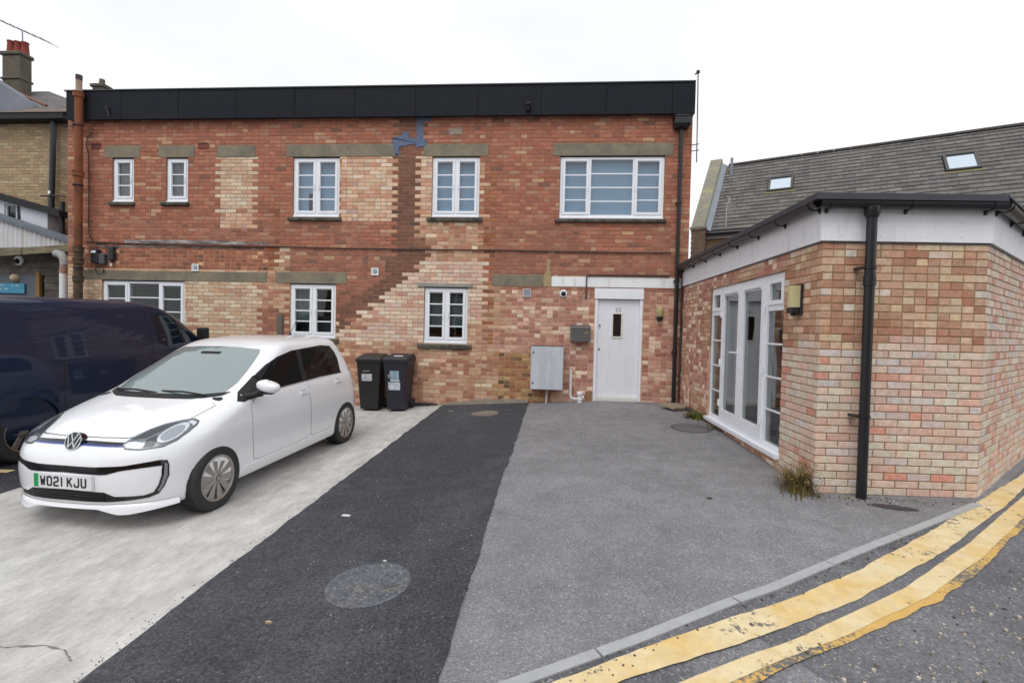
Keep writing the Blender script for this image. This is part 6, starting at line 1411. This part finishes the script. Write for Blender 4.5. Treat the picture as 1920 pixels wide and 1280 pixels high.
def weed(x, y, h, n, spread, cols, label, seed):
    r = random.Random(seed); z = gz(x, y); wd = thing('weed', label, 'plant', (x,y,z)); groups = {}
    for i in range(n):
        a = r.uniform(0, 2*PI); d = abs(r.gauss(0, spread)); bx, by = x+d*math.cos(a)*.9, y+d*math.sin(a)*1.2; bx = min(bx, AX-.012); hh = h*r.uniform(.35,1.0)*(1-.35*d/spread/2); le = r.uniform(.2,.9); c = r.randrange(len(cols)); mb = groups.setdefault(c, MB())
        wd_ = r.uniform(.003,.008); px, py = -math.sin(a)*wd_, math.cos(a)*wd_; prev = None
        for k in range(5):
            t = k/4; ww = (1-t)**.7; cx_ = min(bx+le*hh*t*t*math.cos(a), AX-.008); cy_ = by+le*hh*t*t*math.sin(a); cz = gz(bx,by)+hh*(t-.28*le*t*t)
            cur = ((cx_-px*ww, cy_-py*ww, cz), (cx_+px*ww, cy_+py*ww, cz))
            if prev: mb.quad(prev[0], prev[1], cur[1], cur[0])
            prev = cur
        if i % 3 == 0:   # small leaves
            lx, ly, lz = cx_, cy_, cz
            for q in range(3):
                b = r.uniform(0, 2*PI); s = r.uniform(.008,.018); mb.quad((lx,ly,lz-.01*q), (lx+s*math.cos(b),ly+s*math.sin(b)-.004,lz+.006-.01*q), (lx+1.8*s*math.cos(b),ly+1.8*s*math.sin(b),lz+.012-.01*q), (lx+s*math.cos(b+.5),ly+s*math.sin(b+.5),lz+.010-.01*q))
    for c, mb in groups.items(): mb.build('leaves', mat('weed_%d_%d_%d' % cols[c], lin(*cols[c]), .8), wd, fix=False)
weed(2.31,4.74,.33,330,.10,[(112,96,48),(128,104,62),(92,92,44),(138,116,74)],'dry yellow brown weed tuft at the annex corner',1)
weed(2.33,7.92,.20,120,.07,[(120,132,52),(98,116,48),(140,140,70)],'bright green weed growing by the end of the glazed doors',2)
weed(2.24,8.06,.11,120,.09,[(96,70,52),(112,84,60),(84,76,48)],'brown dead weed beside the green one',3)
weed(2.36,7.3,.06,90,.16,[(84,74,56),(98,92,60)],'low strip of dead leaves under the door sill',4)
weed(3.98,4.74,.06,60,.10,[(96,84,56),(110,96,64)],'low scruffy weeds at the foot of the annex side wall',6)
# litter
def bit(x, y, s, col, name, label, cat, seed, tall=.3):
    r = random.Random(seed); mb = MB(); P = [(x+s*(1+r.uniform(-.3,.3))*math.cos(t), y+s*.5*(1+r.uniform(-.3,.3))*math.sin(t)) for t in np.linspace(0,2*PI,9)[:-1]]; z = gz(x,y)+.009
    mb.prism(P, lambda u, v, d: (u, v, z+d), 0, s*tall); single(mb, name, mat('bit_%d_%d' % (col[0],col[2]), lin(*col), .8, var=.1), label, cat, (x,y,z))
bit(-1.67,4.0,.045,(214,212,208),'paper_scrap','white scrap of paper on the dark tarmac near the car wheel','litter',1,.1)
bit(-1.48,2.53,.018,(176,150,120),'pebble','tan pebble on the dark tarmac nearer than the manhole','stone',2,.6)
bit(-1.07,3.215,.014,(206,204,200),'pebble','white pebble touching the far edge of the worn manhole','stone',3,.6)
bit(-2.98,6.95,.05,(78,70,64),'leaf','dark fallen leaf on the concrete behind the rear wheel','leaf',4,.1)
bit(1.41,4.40,.025,(60,54,50),'leaf','tiny dark leaf alone on the grey tarmac','leaf',5,.15)
bit(-1.75,8.75,.05,(150,148,146),'paper_scrap','pale scrap beside the bins on the tarmac edge','litter',6,.1)
# crack in the concrete
crk = [(-3.6,2.30),(-3.1,2.33),(-2.75,2.31),(-2.58,2.33),(-2.42,2.30),(-2.30,2.22)]
ribbon('concrete_crack', crk, [(x, y-.009) for x, y in crk], 60, .0075, mat('crack_dark', lin(128,122,116), .95), jit=.005, k=21)
# loose grit, too many to count
def grit(name, label, n, fn, cols, seed, smin=.003, smax=.009):
    r = random.Random(seed); mb = MB()
    for i in range(n):
        x, y = fn(r); s = r.uniform(smin,smax)*(.6+.4*r.random()); z = gz(x,y)+.008; a = r.uniform(0,PI); c = lin(*r.choice(cols), r.uniform(.8,1.15))
        P = [(x+s*math.cos(a+k*2*PI/5)*(1 if k%2 else .8), y+s*math.sin(a+k*2*PI/5)) for k in range(5)]
        mb.prism(P, lambda u, v, d: (u, v, z+d), -.006, s*.7, c)
    o = mb.build(name, attr_mat('grit', bump=0), fix=False); setp(o, label, 'grit', kind='stuff')
def kerbside(r):
    t = r.random(); i = int(t*(len(KI)-4))+3; a, b = KI[min(i,len(KI)-2)], KI[min(i+1,len(KI)-1)]; q = r.random(); d = abs(r.gauss(0,.05)); return (a[0]+(b[0]-a[0])*q+d*.5+.03, a[1]+(b[1]-a[1])*q-d*.85-.05)
grit('grit', 'loose pale grit scattered over the dark tarmac strip', 160, lambda r: (r.uniform(-2.05,-.5), 1.9+r.random()**1.6*7), [(150,148,144),(120,118,116),(170,160,148)], 3)
grit('grit', 'loose grit lying along the flush kerb and road edge', 200, kerbside, [(150,146,138),(110,104,96),(84,78,70)], 4)
grit('grit', 'stones and crumbs on the worn road', 260, lambda r: (lambda t: (1.2+t*2.6+r.gauss(0,.25), 2.0+t*1.5+r.gauss(0,.12)))(r.random()), [(170,160,146),(196,186,170),(130,122,112),(90,86,84)], 5, .004, .012)
grit('grit', 'dark crumbs along the concrete and tarmac joint', 110, lambda r: (-2.13-abs(r.gauss(0,.035)), 1.9+r.random()**1.5*7), [(140,136,130),(120,117,112),(104,102,100)], 6, .002, .005)
grit('grit', 'pale chips and dirt at the foot of the annex wall', 120, lambda r: (lambda t: (2.45+t*1.3, 4.62-abs(r.gauss(0,.08))))(r.random()), [(190,180,166),(140,130,118),(100,92,84)], 7, .003, .010)
